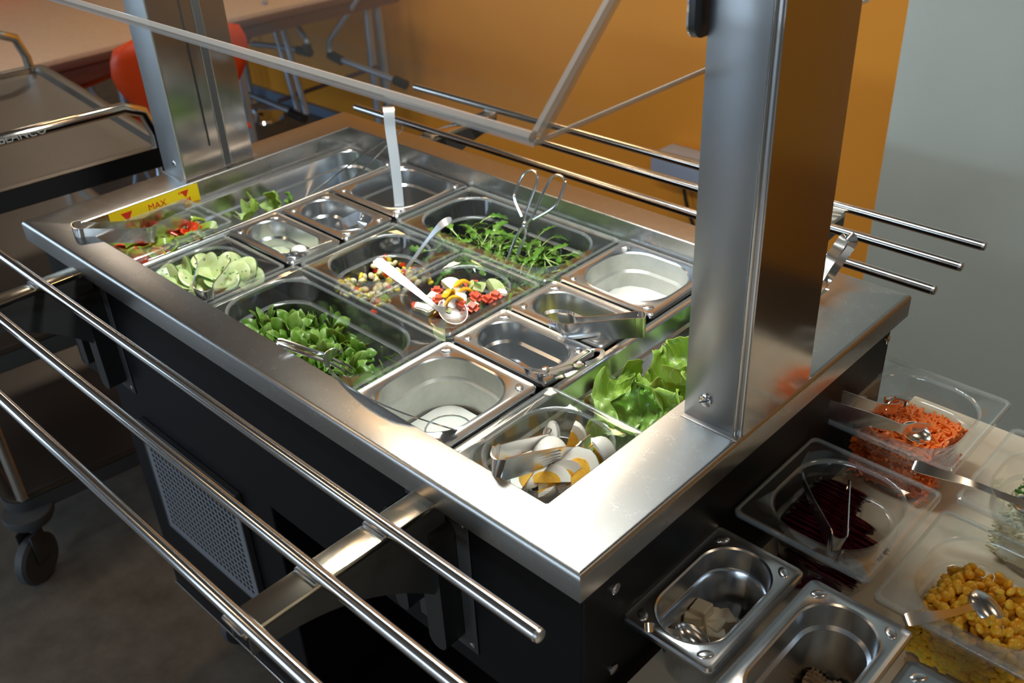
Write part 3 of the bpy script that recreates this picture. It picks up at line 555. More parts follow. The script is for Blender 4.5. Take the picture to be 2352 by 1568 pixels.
def clampin(p, x0, x1, y0, y1): return (min(max(p[0], x0), x1), min(max(p[1], y0), y1), p[2])
for i, (p, c) in enumerate(zip(CUP, cs)):
    place(CU[0], i == 0, clampin(p, -.812, -.703, .036, .130), c[2], 1, 'thin cucumber slice with a green rim in the clear pan', 'cucumber slice', 'cucumber slices in the clear pan')
hb = bmesh.new(); random.seed(4)
for i in range(42):
    x, y = rnd(-.81, -.70), rnd(.03, .135); s = rnd(.0012, .0028); z = .866 + rnd(-.004, .003)
    v = [hb.verts.new((x + s * math.cos(a) * rnd(.5, 1.2), y + s * math.sin(a) * rnd(.5, 1.2), z + rnd(-.001, .001))) for a in (0, 1.3, 2.7, 4, 5.2)]; hb.faces.new(v)
tag(solid(obj('chopped_herbs', hb, M['herb'], smooth=False), .0003), 'dark green herb flecks scattered over the cucumber slices', 'herbs', kind='stuff')

# pepper strips
def strip_piece(name, L, w, h, bend, m):
    pts = [(L * (t - .5), bend * (1 - 4 * (t - .5) ** 2), .003 * math.sin(t * 3)) for t in (0, .25, .5, .75, 1)]
    bm = bmesh.new(); P = smooth_path(pts, 3); T = frames(P); rings = []
    for i, p in enumerate(P):
        s = T[i].cross(V3((0, 0, 1))).normalized(); k = .8 if i in (0, len(P) - 1) else 1
        rings.append([tuple(p + s * a * h * k / 2 + V3((0, 0, b * w * k / 2 * (1 + .15 * math.sin(i))))) for a, b in ((-1, -.9), (-.4, -1), (.6, -.9), (1, 0), (.6, .9), (-.4, 1), (-1, .9), (-.6, 0))])
    loft(bm, rings, True, True); bmesh.ops.recalc_face_normals(bm, faces=bm.faces); return obj(name, bm, m)
PP = {'r': strip_piece('pepper_strip', .030, .013, .0045, .008, M['pepr']), 'g': strip_piece('pepper_strip', .034, .012, .0045, .010, M['pepg']), 'o': strip_piece('pepper_strip', .024, .010, .004, .006, M['pepo'])}
NM = {'r': 'red', 'g': 'green', 'o': 'orange'}; usedP = set(); random.seed(8)
seqp = 'rrgorggrogrggrrgorgrggrgrrggorgrgrggrgogrrgg' * 2
for i, k in enumerate(seqp):
    x = -.970 + rnd(0, .10); y = .03 + (i % 22) / 22 * .130 + rnd(-.01, .01); z = .851 + .012 * (i / len(seqp)) + rnd(0, .006)
    f = k not in usedP; usedP.add(k)
    place(PP[k], f, (x, min(y, .158), z), (rnd(-1, 1), rnd(-.5, .5), rnd(0, 6.28)), rnd(.9, 1.2), NM[k] + ' pepper strip in the clear pan below the yellow sticker', 'pepper strip', NM[k] + ' pepper strips in the clear pan')

# diced salad
def chunk(name, dims, m, jit=.12, bev=.0018, seed=1):
    random.seed(seed); bm = bmesh.new(); box(bm, [-d / 2 for d in dims], [d / 2 for d in dims])
    for v in bm.verts: v.co = V3([c * (1 + rnd(-jit, jit)) for c in v.co])
    bmesh.ops.bevel(bm, geom=list(bm.edges), offset=bev, segments=2, affect='EDGES'); return obj(name, bm, m)
def quarter_disc(name):
    bm = bmesh.new(); n = 8; R = .018; h = .006; L0 = []
    for z in (-h, h): L0.append([(0, 0, z)] + [(R * math.cos(math.pi * .6 * k / n), R * math.sin(math.pi * .6 * k / n), z) for k in range(n + 1)])
    a = [bm.verts.new(p) for p in L0[0]]; b = [bm.verts.new(p) for p in L0[1]]; bm.faces.new(a[::-1]); bm.faces.new(b)
    for k in range(len(a)):
        f = bm.faces.new((a[k], a[(k + 1) % len(a)], b[(k + 1) % len(a)], b[k])); f.material_index = 1 if 0 < k < len(a) - 1 else 0
    return obj(name, bm, [M['cucf'], M['cucs']], smooth=False)
tom0 = None
DC = {'f': chunk('cheese_cube', (.016, .014, .010), M['feta'], seed=2), 't': chunk('tomato_piece', (.020, .016, .012), M['tom'], .22, .0045, 3), 'c': quarter_disc('cucumber_piece'), 'p': strip_piece('pepper_piece', .028, .011, .004, .010, M['pepo'])}
DL = {'f': ('white cheese cube in the diced tomato salad', 'cheese', 'cheese cubes in the diced salad'), 't': ('red tomato chunk in the diced salad', 'tomato', 'tomato chunks in the diced salad'), 'c': ('cucumber wedge with dark skin in the diced salad', 'cucumber', 'cucumber wedges in the diced salad'), 'p': ('orange pepper strip in the diced salad', 'pepper', 'orange pepper strips in the diced salad')}
DP = [('p', (-0.4199,0.2874,0.8660), (1.4, .3, 1.2)), ('t', (-0.4169,0.3074,0.8620), (.3, .3, 1)), ('f', (-0.4451,0.2844,0.8620), (.2, .2, .4)), ('c', (-0.4288,0.2718,0.8640), (.6, -.2, 1.2)), ('f', (-0.4197,0.2793,0.8640), (.6, .4, 2.1)), ('p', (-0.4030,0.2769,0.8640), (1.2, .1, .9)), ('c', (-0.4048,0.2895,0.8620), (.5, -.9, .3)), ('c', (-0.3925,0.2964,0.8620), (.7, -.4, 2)),
 ('c', (-0.3831,0.3105,0.8620), (.7, .3, 1.3)), ('t', (-0.3715,0.3039,0.8620), (.1, .2, .4)), ('f', (-0.3726,0.3172,0.8600), (.2, .3, .9)), ('t', (-0.3741,0.2892,0.8620), (.4, .2, 1.9)), ('t', (-0.3864,0.2796,0.8660), (.2, .5, .3)), ('f', (-0.3994,0.2635,0.8670), (.5, .3, .8)), ('p', (-0.4162,0.2561,0.8670), (1.5, .3, 1.9)), ('t', (-0.4207,0.2420,0.8660), (.1, .1, .8)), ('t', (-0.4548,0.2689,0.8560), (.1, .1, .8)),
 ('f', (-0.4434,0.2511,0.8580), (.3, .1, .1)), ('p', (-0.3972,0.2489,0.8660), (1.3, -.2, 1.1)), ('t', (-0.3883,0.2544,0.8640), (.4, .3, 2.3)), ('t', (-0.3711,0.2593,0.8640), (.3, .3, .1)), ('f', (-0.4303,0.2151,0.8620), (.2, .3, .7)), ('f', (-0.4196,0.2191,0.8600), (.2, .0, 1.7)), ('c', (-0.4408,0.2380,0.8520), (.2, .3, .9)), ('c', (-0.4083,0.2311,0.8560), (.1, .2, .3)), ('t', (-0.3768,0.2526,0.8580), (.1, .3, .3)), ('c', (-0.3761,0.2822,0.8560), (.1, .2, 2.3)), ('t', (-0.3718,0.2951,0.8560), (.3, .2, .2))]
random.seed(5)
for i in range(26): DP.append((random.choice('ftctcp'), (rnd(-.465, -.368), rnd(.21, .33), rnd(.826, .846)), rot3(1)))
usedD = set()
for k, p, r in DP:
    f = k not in usedD; usedD.add(k); p = clampin(p, -.468, -.366, .209, .333); place(DC[k], f, p, r, rnd(.85, 1.05), *DL[k])

# kernels
def kernel(name, m, s=.0052):
    bm = bmesh.new(); bmesh.ops.create_icosphere(bm, subdivisions=2, radius=s)
    for v in bm.verts: v.co.z *= .62; v.co.x *= 1.15 - .3 * max(0, v.co.x / s) ; v.co += V3((0, 0, .0004 * noise.noise(v.co * 300)))
    return obj(name, bm, m)
KW, KY, KR = kernel('grain', M['kernw'], .0058), kernel('grain', M['kerny'], .0050), chunk('pepper_dice', (.009, .008, .005), M['pepr'], .2, .001, 6); KG = chunk('herb_piece', (.014, .011, .0015), M['pepg'], .3, .0005, 7)
random.seed(6); us = set()
for i in range(150):
    k = random.choice('wwwyyyygr'); o = {'w': KW, 'y': KY, 'r': KR, 'g': KG}[k]; f = k not in us; us.add(k)
    nm = {'w': 'white bean', 'y': 'yellow corn kernel', 'r': 'red pepper dice', 'g': 'green herb leaf piece'}[k]
    place(o, f, (rnd(-.635, -.535), rnd(.21, .335), .812 + .016 * i / 150 + rnd(0, .006)), rot3(1), 1, nm + ' in the mixed grain salad', 'salad piece', nm + 's in the mixed grain salad')

# leafy greens
def spoon_leaf(bm, base, ang, L, w, lift, mi=0, curl=.3):
    n = 6; d = V3((math.cos(ang), math.sin(ang), 0)); s = V3((-d.y, d.x, 0)); rows = []
    for i in range(n + 1):
        t = i / n; wid = w * (.16 + .84 * math.sin(math.pi * min(1, max(0, (t - .25) / .75)) ** .8) if t > .25 else .16) * (1 if i < n else .35)
        p = base + d * L * t * math.cos(lift * (1 - curl * t)) + V3((0, 0, L * (math.sin(lift) * t - curl * .6 * t * t)))
        rows.append([bm.verts.new(p + s * wid * a + V3((0, 0, abs(a) * wid * .35))) for a in (-.5, 0, .5)])
    for i in range(n):
        for k in range(2): f = bm.faces.new((rows[i][k], rows[i][k + 1], rows[i + 1][k + 1], rows[i + 1][k])); f.material_index = mi
def rosette(seed):
    random.seed(seed); bm = bmesh.new()
    for k in range(6): spoon_leaf(bm, V3((0, 0, 0)), k * 1.05 + rnd(-.3, .3), rnd(.022, .034), rnd(.011, .017), rnd(.35, 1.2), 1 if k % 3 == 0 else 0, rnd(.1, .5))
    return solid(obj('corn_salad_sprig', bm, [M['lamb'], M['lamb2']]), .0005, 0)
RS = [rosette(s) for s in (1, 2, 3, 4, 5)]; random.seed(21); first = set()
for i in range(105):
    t = rnd(0, 1); x = -.632 + .262 * t; y = rnd(.034, .142)
    top = .828 - .030 * abs(t - .38) + (.010 if y < .09 else -.010) - (.018 if .70 < t < .8 else 0)
    z = top - rnd(.0, .055) * (1 if i > 55 else .25); k = i % 5
    place(RS[k], k not in first, (x, y, z), (rnd(-.9, .9), rnd(-.9, .9), rnd(0, 6.28)), rnd(.85, 1.25), 'small green corn salad sprig in the large front clear pan', 'leaf', 'corn salad sprigs in the large front pan'); first.add(k)
def rocket(seed):
    random.seed(seed); bm = bmesh.new(); L = rnd(.055, .08); n = 12; bend = rnd(-.018, .018); rows = []
    for i in range(n + 1):
        t = i / n; w_ = .0013 if t < .42 else (.0022 + .0045 * (i % 2) + .0025 * math.sin(math.pi * (t - .42) / .58)) * (1 if i < n else .3)
        p = V3((L * t, bend * math.sin(t * 2.6), .012 * math.sin(t * 3.1))); rows.append([bm.verts.new(p + V3((0, a * w_, abs(a) * w_ * .3))) for a in (-1, 0, 1)])
    for i in range(n):
        for k in range(2): f = bm.faces.new((rows[i][k], rows[i][k + 1], rows[i + 1][k + 1], rows[i + 1][k])); f.material_index = 1 if i < n * .42 else 0
    return solid(obj('rocket_leaf', bm, [M['rocket'], M['stem']]), .0007, 0)
RK = [rocket(s) for s in (1, 2, 3, 4)]; random.seed(31); first = set()
for i in range(210):
    k = i % 4; x = rnd(-.615, -.385); y = rnd(.405, .505); z = .772 + .045 * (i / 150) ** .6 - .02 * max(0, (x + .42) / .05) * 0 + rnd(0, .008)
    place(RK[k], k not in first, (x, y, z), (rnd(-.9, .9), rnd(-.55, .3), rnd(0, 6.28)), rnd(.6, .85), 'slender lobed rocket leaf in the large clear pan at the back', 'leaf', 'rocket leaves in the large back pan'); first.add(k)
def lettuce(name, L, w, cup, seed, m, ruffle=1.0):
    rs = random.Random(seed); bm = bmesh.new(); nu, nv = 36, 28; uvl = bm.loops.layers.uv.new('UVMap'); G = []; off = V3((seed * 3.1, seed, 0))
    for j in range(nv + 1):
        v = j / nv; prof = (.30 + .70 * math.sin(math.pi * min(1, (v * .9 + .12)) ** 1.15)) * (1 if v < .85 else math.sqrt(max(.02, 1 - ((v - .85) / .155) ** 2))); row = []
        for i in range(nu + 1):
            u = 2 * i / nu - 1; wid = w / 2 * prof
            x = u * wid; y = L * v; r = max(abs(u) ** 3, max(0, v - .7) * 2.6)
            z = cup * (u * u * .55 + (v - .3) ** 2 * 1.0) * L * .8
            z += ruffle * r * .011 * math.sin(13 * v + 3 * u + seed) * (1 + .5 * math.sin(5 * u)) + .009 * noise.noise(V3((x, y, 0)) * 45 + off) + .005 * noise.noise(V3((x, y, 0)) * 120 + off)
            z += -.003 * math.exp(-(u / .07) ** 2) * (1 - v)
            x += ruffle * r * .007 * noise.noise(V3((u * 4, v * 7, seed))); y += ruffle * r * .008 * noise.noise(V3((u * 6, v * 4, seed + 9)))
            row.append(bm.verts.new((x, y, z)))
        G.append(row)
    for j in range(nv):
        for i in range(nu):
            f = bm.faces.new((G[j][i], G[j][i + 1], G[j + 1][i + 1], G[j + 1][i]))
            for lp, (a, b) in zip(f.loops, ((i, j), (i + 1, j), (i + 1, j + 1), (i, j + 1))): lp[uvl].uv = (a / nu, b / nv)
    o = obj(name, bm, m); return solid(o, .0006, 0)
LD = [  # base point, rotation, L, w, cup, dark, label
 ((-.030, .310, .800), (.70, .25, .25), .080, .085, .6, 0, 'broad ruffled lettuce leaf leaning against the right upright in the long steel pan'),
 ((-.078, .190, .830), (.14, .22, .35), .085, .085, .5, 0, 'pale crinkled lettuce leaf nearest the egg pan'),
 ((-.045, .205, .838), (.85, -.2, .35), .060, .052, .4, 1, 'dark green flat lettuce leaf standing in front of the paler ones'),
 ((-.030, .40, .79), (.8, .2, .2), .085, .08, .6, 0, 'tall lettuce leaf furthest back beside the upright'),
 ((-.085, .24, .800), (.2, .15, .5), .09, .09, .4, 0, 'pale lettuce leaf lying low in the middle of the long pan'),
 ((-.020, .195, .836), (.5, -.4, -.5), .065, .075, .7, 0, 'curled lettuce leaf at the front right of the long pan'),
 ((-.04, .33, .825), (.3, -.3, 1.2), .08, .09, .6, 0, 'lettuce leaf lying flat beside the upright'),
 ((-.045, .140, .796), (.25, .1, .3), .09, .09, .5, 0, 'lettuce leaf seen through the clear egg pan'),
 ((-.03, .03, .780), (.2, -.1, .3), .10, .09, .3, 1, 'dark lettuce leaf under the clear egg pan'),
 ((-.07, .44, .79), (.4, .2, .9), .09, .09, .5, 1, 'dark lettuce leaf at the back of the long pan'),
 ((-.055, .262, .818), (.55, .45, .1), .065, .075, .8, 0, 'tightly crinkled lettuce leaf in the middle of the long pan'),
 ((-.025, .235, .835), (.7, -.1, -.2), .065, .07, .8, 0, 'curled lettuce leaf half behind the right upright'),
 ((-.09, .33, .785), (.3, .3, -.4), .09, .09, .4, 0, 'lettuce leaf deep behind the crinkled ones')]
for i, (p, r, L, w_, cup, dk, lb) in enumerate(LD):
    o = lettuce('lettuce_leaf', L, w_, cup, i + 1, M['lettd'] if dk else M['lett']); o.location = p; o.rotation_euler = r; tag(o, lb, 'lettuce leaf')
o = lettuce('lettuce_leaf', .045, .04, .9, 31, M['lett'], .6); o.location = (-0.9583,0.2619,0.8200); o.rotation_euler = (.5, .2, -.6); tag(o, 'small yellow-green lettuce scrap beside the peppers pan', 'lettuce leaf')
o = lettuce('lettuce_leaf', .045, .036, .6, 32, M['lett'], .6); o.location = (-0.9453,0.3178,0.8150); o.rotation_euler = (1.2, .2, .3); tag(o, 'pale lettuce scrap standing in the long pan at far left', 'lettuce leaf')
o = lettuce('lettuce_leaf', .030, .030, .5, 33, M['lettd'], .5); o.location = (-0.9372,0.3479,0.8200); o.rotation_euler = (1.1, .1, -.4); tag(o, 'bright green leaf tip rightmost in the long pan at far left', 'lettuce leaf')
o = lettuce('lettuce_leaf', .10, .09, .12, 34, M['lett'], .6); o.location = (-.925, .22, .772); o.rotation_euler = (.1, .1, .3); tag(o, 'lettuce leaf lying low in the long pan at far left', 'lettuce leaf')
o = lettuce('lettuce_leaf', .11, .11, .15, 35, M['lett'], .6); o.location = (-.93, .03, .775); o.rotation_euler = (.1, .1, .1); tag(o, 'lettuce leaf under the clear peppers pan', 'lettuce leaf')
# pickles
random.seed(9); PK = strip_piece('pickle', .034, .012, .011, .008, M['pickle'])
for i in range(9): place(PK, i == 0, (rnd(-.305, -.20), rnd(.315, .35), .800 + rnd(0, .012)), rot3(.3), rnd(.8, 1.1), 'yellow-green pickle in the steel pan under the toothed tongs', 'pickle', 'pickles in the steel pan')
# white cheese cubes on the side table pan
CB = chunk('cheese_cube', (.019, .019, .017), M['feta'], .08, .0009, 12); CBP = [(0.1021,0.1120,0.7220), (0.1074,0.1215,0.7280), (0.1251,0.1235,0.7160), (0.0983,0.1022,0.7140), (0.1148,0.1280,0.7180), (0.0953,0.0923,0.7120), (0.1086,0.1119,0.7100), (0.1235,0.1388,0.7120), (0.1283,0.1152,0.7120), (0.1065,0.0990,0.7080)]
random.seed(3)
for i, p in enumerate(CBP): place(CB, i == 0, clampin((p[0], p[1], p[2]), .098, .155, .055, .16), (rnd(-.25, .25), rnd(-.25, .25), rnd(0, 1.5)), rnd(.9, 1.05), 'white cheese cube at the bottom of the steel side-table pan', 'cheese', 'cheese cubes in the side-table pan')
# sweetcorn
KK = kernel('corn_kernel', M['kernel'], .0062); random.seed(14)
for i in range(290):
    x = rnd(.283, .384); y = rnd(.242, .345); z = .738 + .024 * (i / 290) + .006 * math.sin(x * 60) - .10 * max(0, y - .31)
    place(KK, i == 0, (x, y, z), rot3(1.4), rnd(.85, 1.15), 'yellow sweetcorn kernel in the clear side-table pan', 'sweetcorn', 'sweetcorn kernels in the clear pan')
bm = bmesh.new()
for i in range(700):
    x, y = rnd(.281, .386), rnd(.240, .347)
    if rnd(0, 1) < .5: x = random.choice((.281, .386)) if rnd(0, 1) < .5 else x; y = y if x in (.281, .386) else random.choice((.2405, .3465))
    r = bmesh.ops.create_icosphere(bm, subdivisions=1, radius=.0064, matrix=Matrix.Translation((x, y, rnd(.698, .744))) @ Matrix.Diagonal((1, .8, .75, 1)))
pts = rrect(.050, .051, .02, 5); loft(bm, [[(.3335 + a, .2935 + b, z) for a, b in pts] for z in (.697, .735)], True, True)
tag(obj('sweetcorn_heap', bm, M['kernel']), 'lower layer of sweetcorn pressed against the clear pan walls', 'sweetcorn', kind='stuff')
# shreds: carrot, celeriac, seeds
def shreds(name, n, x0, x1, y0, y1, zf, m, L, w_, label, cat, seed, extra=None):
    rs = random.Random(seed); bm = bmesh.new()
    for i in range(n):
        x = rs.uniform(x0, x1); y = rs.uniform(y0, y1); z = rs.uniform(*zf(x, y)); a = rs.uniform(0, 6.28); e = rs.uniform(-.5, .5); l = L * rs.uniform(.5, 1.2); c = rs.uniform(-.4, .4) * l
        P = []
        for t in (-.5, -.17, .17, .5):
            q = V3((l * t, c * (t * t - .1), 0)); q = Matrix.Rotation(a, 3, 'Z') @ (Matrix.Rotation(e, 3, 'Y') @ q); q += V3((x, y, z)); q.x = min(max(q.x, x0 - .003), x1 + .003); q.y = min(max(q.y, y0 - .003), y1 + .003); P.append(q)
        tube(bm, P, w_ * rs.uniform(.7, 1.2), 4)
    if extra:
        pts = rrect((x1 - x0) / 2 - .001, (y1 - y0) / 2 - .001, .02, 5); cx_, cy_ = (x0 + x1) / 2, (y0 + y1) / 2
        loft(bm, [[(cx_ + a * k, cy_ + b * k, extra[0] + (extra[1] - extra[0]) * t + .004 * noise.noise(V3((a, b, t)) * 90)) for a, b in pts] for k, t in ((.97, 0), (1, .5), (.98, .85), (.6, 1))], True, True)
    return tag(obj(name, bm, m), label, cat, kind='stuff')
shreds('grated_carrot', 3600, .098, .196, .471, .575, lambda x, y: (.700, .772 - .09 * abs(y - .50) - .30 * max(0, y - .535)), M['carrot'], .026, .0021, 'heap of bright orange grated carrot in the clear pan', 'grated carrot', 41, (.696, .738))
shreds('celeriac_salad', 1500, .285, .392, .438, .540, lambda x, y: (.70, .745), M['cabb'], .012, .0018, 'pale grated celeriac salad in the clear pan at the right edge', 'salad', 42, (.698, .735))
shreds('parsley_bits', 70, .285, .38, .445, .535, lambda x, y: (.744, .750), M['herb'], .010, .0018, 'dark green chopped parsley on the celeriac salad', 'herbs', 43)
shreds('seeds', 500, .222, .270, .03, .155, lambda x, y: (.693, .703 + .004 * math.sin(x * 200)), M['seed'], .009, .0022, 'pale seeds at the bottom of the steel pan in front of the sweetcorn', 'seeds', 44)
# beetroot slices, shingled
bm = bmesh.new(); n = 40; rg = []
for rr, z in ((.001, .0012), (.9, .0012), (1, .0), (.9, -.0012), (.001, -.0012)): rg.append([((rr * .022 + (.0007 * (k % 2) if rr > .5 else 0)) * math.cos(2 * math.pi * k / n), (rr * .022 + (.0007 * (k % 2) if rr > .5 else 0)) * math.sin(2 * math.pi * k / n), z) for k in range(n)])
loft(bm, rg, True, True); bmesh.ops.recalc_face_normals(bm, faces=bm.faces); BT = obj('beetroot_slice', bm, M['beet']); random.seed(2); cnt = 0
for row, (xr, n_, y0_) in enumerate(((.136, 31, .262), (.160, 26, .255), (.182, 22, .258))):
    for i in range(n_):
        place(BT, cnt == 0, (xr + rnd(-.003, .003), y0_ + i * .0040, .730 + .008 * math.sin(i / n_ * 3.1) - .008 * (row == 2) + (.014 if row == 0 else 0)), (-.85 + rnd(-.06, .06), rnd(-.1, .1), 0), rnd(1.2, 1.4), 'dark red beetroot slice stacked in the clear side-table pan', 'beetroot slice', 'beetroot slices in the clear pan'); cnt += 1
for i in range(36):
    place(BT, False, (rnd(.134, .184), rnd(.256, .345), .698 + rnd(0, .014)), (rnd(-.2, .2), rnd(-.2, .2), 0), 1, 'dark red beetroot slice stacked in the clear side-table pan', 'beetroot slice', 'beetroot slices in the clear pan')

# ------------------------------------------------------------------ utensils
def utensil(name, label, cat, at): return thing(name, label, cat, at)
def put(root, name, bm, m='tool'):
    bmesh.ops.translate(bm, vec=-V3(root.location), verts=bm.verts); return obj(name, bm, M[m], root)
def bowl(c, n, rl, rw, depth, direction, spoon=True):
    """spoon bowl: c centre, n opening normal, long axis direction"""
    bm = bmesh.new(); R = []; k = 20
    for rr, z in ((1, 0), (.96, -.15), (.8, -.55), (.5, -.88), (.15, -1)): R.append([(rl * rr * math.cos(2 * math.pi * i / k), rw * rr * math.sin(2 * math.pi * i / k), depth * z) for i in range(k)])
    inner = [[(a * .95, b * .95, z * .93 + .0004) for a, b, z in r] for r in R[::-1]]
    loft(bm, R[::-1] + [], True, False); bm2 = bm; L = [[bm.verts.new(p) for p in r] for r in [R[0]] + [[(a * .95, b * .95, z * .9) for a, b, z in r] for r in R]]
    for i in range(len(L) - 1):
        for q in range(k): bm.faces.new((L[i][q], L[i][(q + 1) % k], L[i + 1][(q + 1) % k], L[i + 1][q]))
    bm.faces.new(L[-1]); bmesh.ops.remove_doubles(bm, verts=bm.verts, dist=1e-6)
    n = V3(n).normalized(); d = V3(direction); d = (d - n * d.dot(n)).normalized(); s = n.cross(d)
    bmesh.ops.transform(bm, matrix=Matrix(((d.x, s.x, n.x, c[0]), (d.y, s.y, n.y, c[1]), (d.z, s.z, n.z, c[2]), (0, 0, 0, 1))), verts=bm.verts); return bm
UP = (0, 0, 1)
def flat_tongs(label, A, Bd, C, wA, wB, wC, wd=UP, bendr=1):
    """strip tongs: arm A (tip..), bend Bd (points), arm C (..tip)"""
    root = utensil('serving_tongs', label, 'tongs', Bd[len(Bd) // 2]); put(root, 'spring_bend', RB(list(Bd), wB, wd, .0014)); 
    put(root, 'arm', RB([A[-1]] + list(A[::-1])[1:] if False else list(A) + [Bd[0]], list(wA), wd, .0014)); put(root, 'arm', RB([Bd[-1]] + list(C), list(wC), wd, .0014)); return root
def teeth(root, P, Q, n, d, l, w_=.0016):
    P, Q = V3(P), V3(Q)
    bm = bmesh.new()
    for i in range(n):
        p = P.lerp(Q, i / (n - 1)); tube(bm, [p, p + V3(d) * l], [w_ * 1.0, w_ * .5], 5)
    return put(root, 'jaw_teeth', bm)
# peppers tongs
r = flat_tongs('wide toothed steel tongs lying over the pepper pan, bend hanging over the worktop', [(-0.9554,0.1625,0.8800), (-0.9490,0.1337,0.8860), (-0.9390,0.0976,0.8890), (-0.9348,0.0730,0.8910), (-0.9529,0.0306,0.8970)], [(-0.9728,-0.0012,0.9030), (-0.9766,-0.0121,0.9030), (-0.9660,-0.0193,0.9030), (-0.9503,-0.0204,0.9030), (-0.9433,-0.0122,0.9020)],
 [(-0.9165,0.0196,0.8980), (-0.8891,0.0616,0.8910), (-0.8937,0.0874,0.8880), (-0.9049,0.1236,0.8840), (-0.9100,0.1464,0.8810)], [.022, .024, .020, .018, .018], [.024, .024], [.024, .024, .025, .030, .032, .030])
teeth(r, (-0.9020,0.0750,0.8720), (-0.9181,0.1561,0.8680), 7, (0, -.1, -1), .012, .0026)
# cucumber tongs
flat_tongs('slim steel tongs standing in the cucumber slices', [(-0.8005,0.0860,0.8720), (-0.7780,0.0776,0.8680), (-0.7322,0.0479,0.8740), (-0.7104,0.0334,0.8770)], [(-0.6938,0.0236,0.8800), (-0.6788,0.0190,0.8810), (-0.6633,0.0221,0.8810), (-0.6630,0.0342,0.8800), (-0.6740,0.0437,0.8790)],
 [(-0.6950,0.0612,0.8740), (-0.7253,0.0936,0.8680), (-0.7516,0.1177,0.8640), (-0.7626,0.1221,0.8660)], [.006, .012, .013, .014], [.018, .018], [.016, .015, .015, .012, .006], (.25, -.15, .9))
# claw tongs in the corn salad leaves
r = utensil('serving_tongs', 'wire claw tongs with a long looped handle in the corn salad leaves', 'tongs', (-0.4003,0.0289,0.8850))
put(r, 'handle', TB([(-0.3934,0.0270,0.8850), (-0.4156,0.0150,0.8920), (-0.4300,-0.0014,0.9050), (-0.4366,-0.0067,0.9100), (-0.4370,-0.0035,0.9120), (-0.4282,0.0043,0.9080), (-0.4103,0.0189,0.8980), (-0.3974,0.0351,0.8870)], .0028, 8, 5))
put(r, 'arm', TB([(-0.3952,0.0286,0.8860), (-0.3901,0.0507,0.8600), (-0.3975,0.0689,0.8420)], .0022, 8, 4)); put(r, 'arm', TB([(-0.3979,0.0340,0.8860), (-0.3975,0.0599,0.8600), (-0.4026,0.0750,0.8420)], .0022, 8, 4)); put(r, 'claw', TB([(-0.3959,0.0676,0.8420), (-0.3993,0.0647,0.8380), (-0.4086,0.0582,0.8400), (-0.4119,0.0569,0.8460)], .002, 8, 4))
# long ladle with curled hook
r = utensil('ladle', 'long flat ladle across the front edge, its bowl in the white dressing', 'ladle', (-0.2689,0.0001,0.9000))
put(r, 'hook', RB([(-0.3810,0.0490,0.8920), (-0.3867,0.0448,0.8930), (-0.3882,0.0359,0.8930), (-0.3842,0.0260,0.8920), (-0.3743,0.0181,0.8900), (-0.3636,0.0162,0.8880), (-0.3479,0.0110,0.8900)], [.010, .018, .020, .018, .010], (.35, -.55, .75), .0014))
put(r, 'handle', RB([(-0.3479,0.0110,0.8900), (-0.3099,0.0008,0.8980), (-0.2630,-0.0040,0.9050), (-0.2160,0.0007,0.9060), (-0.1878,0.0190,0.8950), (-0.1909,0.0591,0.8580), (-0.1978,0.0795,0.8350)], .015, (.45, -.60, .66), .0016)); put(r, 'ladle_bowl', bowl((-0.2554,0.0989,0.8060), (0, 0, 1), .030, .030, .02, (1, 0, 0))); tag(obj('dressing_in_ladle', lathe(bmesh.new(), [(.0275, -.002), (.0278, -.0008), (.015, .0012), (.002, .0016)], 28, (-0.2554,0.0989,0.8060)), M['dress']), 'white dressing filling the bowl of the long ladle', 'dressing')
# cut-out salad tongs in the dark pan
r = utensil('salad_servers', 'flat servers with two looped cut-out handles over the dark empty pan', 'servers', (-0.1671,0.2197,0.8820))
for cxy, ax in ((((-0.1682,0.1878,0.8840), (-0.1598,0.2193,0.8840), (-0.1589,0.2508,0.8850), (-0.1449,0.2605,0.8860), (-0.1376,0.2483,0.8850), (-0.1433,0.2282,0.8840), (-0.1528,0.2128,0.8840), (-0.1629,0.1850,0.8840)), 0), (((-0.1597,0.1892,0.8820), (-0.1621,0.2139,0.8820), (-0.1553,0.2270,0.8820), (-0.1486,0.2223,0.8810), (-0.1474,0.2033,0.8800), (-0.1548,0.1899,0.8800), (-0.1589,0.1913,0.8800)), 1)):
    put(r, 'handle_loop', RB(list(cxy), .0060, (0, 0, 1) if False else (.3, .6, 0), .0018))
put(r, 'arm', RB([(-0.1660,0.1885,0.8840), (-0.1807,0.1875,0.8800), (-0.2016,0.1904,0.8720), (-0.2366,0.2035,0.8620), (-0.2591,0.2110,0.8500), (-0.2677,0.2143,0.8380)], [.012, .006, .005, .007, .008], (.3, .6, 0), .0016)); put(r, 'arm', RB([(-0.1629,0.1912,0.8820), (-0.1797,0.1901,0.8740), (-0.2013,0.1951,0.8620), (-0.2268,0.2044,0.8500), (-0.2561,0.2121,0.8400)], [.012, .006, .006, .009], (.3, .6, 0), .0016))
put(r, 'pivot', orient(lathe(bmesh.new(), [(.005, 0), (.0045, .002), (.001, .003)], 12), (0, 0, 1), (-0.1706,0.1867,0.8860)))
